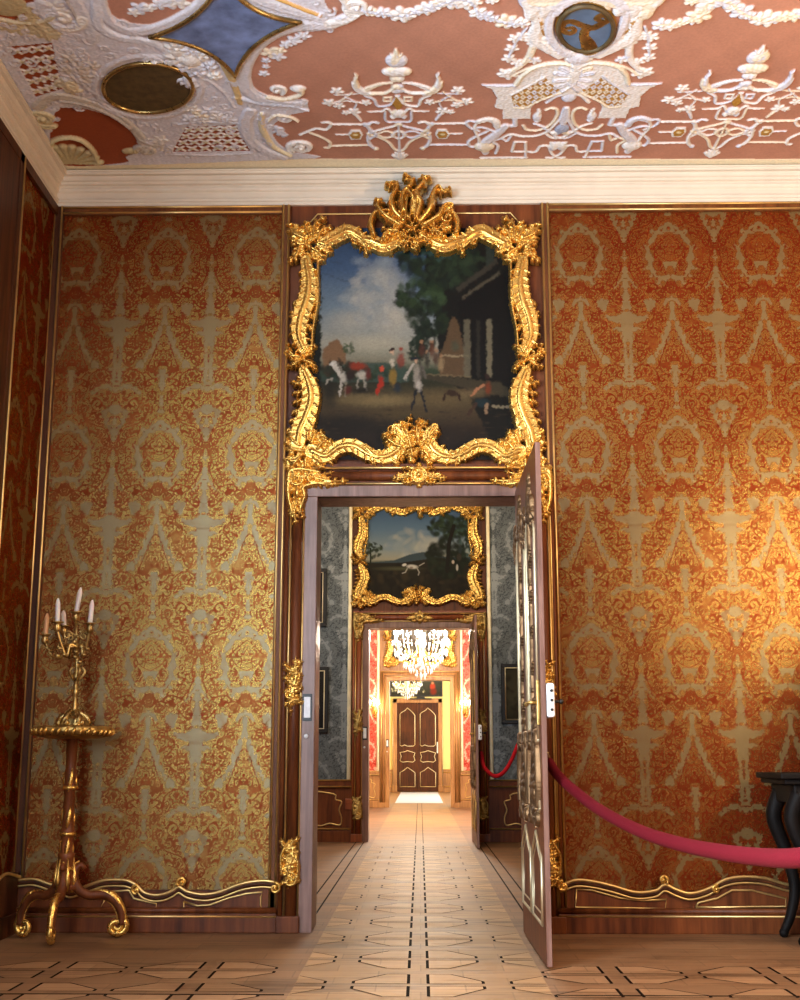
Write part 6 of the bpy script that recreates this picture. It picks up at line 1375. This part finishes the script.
def disc(name, label, cat, cpx, rx, ry, mat, rim, z, rimw=.014):
    P = [c1(cpx[0] + rx * math.cos(a), cpx[1] + ry * math.sin(a)) for a in np.linspace(0, 2 * PI, 49)[:-1]]; C_ = c1(*cpx)
    t = thing(name, label, cat, (C_[0], C_[1], z)); m = MB(); n_ = len(P); m.add([(a, b, z) for a, b in P] + [(a, b, z + .02) for a, b in P], [tuple(range(n_))] + [(i, (i + 1) % n_, (i + 1) % n_ + n_, i + n_) for i in range(n_)]); m.build('panel', mat, t)
    m = MB(); m.tube([(a, b, z - .002) for a, b in P], rimw, 0, 8, True); m.build('rim', rim, t); return t
disc('ceiling_medallion', 'dark brown oval panel with a thin gilt rim in the white stucco corner', 'medallion', (148, 88), 45, 24.5, M['umber'], M['bronze'], ZK + .002)
t = disc('ceiling_medallion', 'round blue medallion with a gold scrolled emblem in the stucco cartouche', 'medallion', MX, 27.5, 22.5, M['bluegrey'], M['umber'], ZK - .004, .014)
r = Relief(c1(MX[0] - 30, 60)[0], c1(MX[0] + 30, 60)[0], c1(560, 56)[1] - .1, c1(560, 4)[1] * 1.0 + .6, .006)
yr = sorted((c1(586, 2)[1], c1(586, 60)[1])); r = Relief(c1(556, 30)[0], c1(617, 30)[0], yr[0], yr[1], .006)
e5 = lambda X, Y: c1(*k5(X, Y))
r.stroke([e5(450, 250), e5(440, 215), e5(420, 180), e5(425, 150), e5(440, 132)], [.05, .04, .028, .024], .016)
r.stroke([e5(440, 135), e5(400, 120), e5(360, 105), e5(325, 110), e5(308, 130), e5(320, 155), e5(350, 165), e5(372, 150), e5(360, 135), e5(340, 138)], [.024, .022, .02, .018, .014], .014)
r.stroke([e5(430, 140), e5(470, 135), e5(510, 115), e5(538, 98), e5(535, 78), e5(500, 75), e5(485, 92), e5(505, 102)], [.026, .026, .022, .02, .018], .014)
r.build('emblem', M['bronze'], lambda U, V, H: (U, V, ZK - .004 - H * .35), t)
# blue star field
def arc(a, b, k_): 
    a, b = np.array(c1(*a)), np.array(c1(*b)); mid = (a + b) / 2; ctr = STC; q_ = mid + (ctr - mid) * k_
    return [tuple((1 - s_) ** 2 * a + 2 * s_ * (1 - s_) * q_ + s_ ** 2 * b) for s_ in np.linspace(0, 1, 14)[:-1]]
STC = np.array(c1(228, 28)); tips = [(150, 36), (235, 76), (300, 21), (222, -26)]
P = []
for i in range(4): P += arc(tips[i], tips[(i + 1) % 4], .55)
t = thing('ceiling_star_panel', 'four-pointed blue marbled panel edged with bronze in the white stucco', 'panel', (STC[0], STC[1], ZK)); n_ = len(P)
m = MB(); m.add([(a, b, ZK - .006) for a, b in P] + [(a, b, ZK + .01) for a, b in P], [tuple(range(n_))] + [(i, (i + 1) % n_, (i + 1) % n_ + n_, i + n_) for i in range(n_)]); m.build('panel', M['blue'], t)
m = MB(); m.tube([(a, b, ZK - .008) for a, b in P], .014, 0, 8, True); m.build('rim', M['bronze'], t)
# ------------------------------------------------------------------ light
def area(name, loc, tgt, sx, sy, power, col, spread=None):
    l = bpy.data.lights.new(name, 'AREA'); l.shape = 'RECTANGLE'; l.size = sx; l.size_y = sy; l.energy = power; l.color = col
    if spread: l.spread = spread
    o = bpy.data.objects.new(name, l); COL.objects.link(o); o.location = loc
    d = Vector(tgt) - Vector(loc); o.rotation_euler = d.to_track_quat('-Z', 'Y').to_euler(); return o
def point(name, loc, power, col, r=.1):
    l = bpy.data.lights.new(name, 'POINT'); l.energy = power; l.color = col; l.shadow_soft_size = r
    o = bpy.data.objects.new(name, l); COL.objects.link(o); o.location = loc; return o
DAY = (.74, .87, 1.0); WARM = (1.0, .77, .50); WW = (1.0, .80, .56)
area('window_daylight', (XL - .38, (WY0 + WY1) / 2, (WZ0 + WZ1) / 2), (5, (WY0 + WY1) / 2, (WZ0 + WZ1) / 2), WY1 - WY0, WZ1 - WZ0, 1500, DAY)
area('second_window_daylight', ((VX0 + VX1) / 2, YF - .38, (WZ0 + WZ1) / 2), ((VX0 + VX1) / 2, 5, (WZ0 + WZ1) / 2), VX1 - VX0, WZ1 - WZ0, 280, DAY)
point('chandelier_lamp', (3.7, 4.6, 2.7), 400, WARM, .22)
area('grey_room_daylight', (-3.1, 12.2, 2.6), (3, 12.2, 2.0), 4.0, 3.0, 110, (.9, .95, 1.0))
point('grey_room_fill', (0, 12.0, 4.3), 260, WW, .3)  # unseen fill light, strengthened to brighten the second door casing
area('red_room_daylight', (3.5, 22.0, 2.6), (-3, 22.0, 1.4), 5.0, 3.2, 700, (1.0, .93, .82))
point('red_room_chandelier', (0.02, 22.0, ZC3 + .75), 800, (1., .88, .70), .35)
for s in (-1, 1): point('sconce_glow', (s * 1.0, YB3 - .24, 2.25), 26, WW, .08)
area('last_room_daylight', (2.5, 34.0, 2.4), (-2.5, 34.0, 1.6), 8.0, 3.0, 900, (1.0, .97, .9))
point('last_room_chandelier', (-.34, 34.0, ZC4 + .7), 180, WW, .3)
w = bpy.data.worlds.new('world'); SC.world = w; w.use_nodes = True; w.node_tree.nodes['Background'].inputs[0].default_value = (.6, .7, .85, 1); w.node_tree.nodes['Background'].inputs[1].default_value = .15
SC.view_settings.view_transform = 'Standard'; SC.view_settings.look = 'None'; SC.view_settings.gamma = 1; SC.view_settings.exposure = 0.0; SC.view_settings.use_curve_mapping = False
SC.cycles.use_denoising = True; SC.cycles.sample_clamp_indirect = 4.0; SC.cycles.max_bounces = 8; SC.cycles.transmission_bounces = 4; SC.cycles.caustics_reflective = False; SC.cycles.caustics_refractive = False
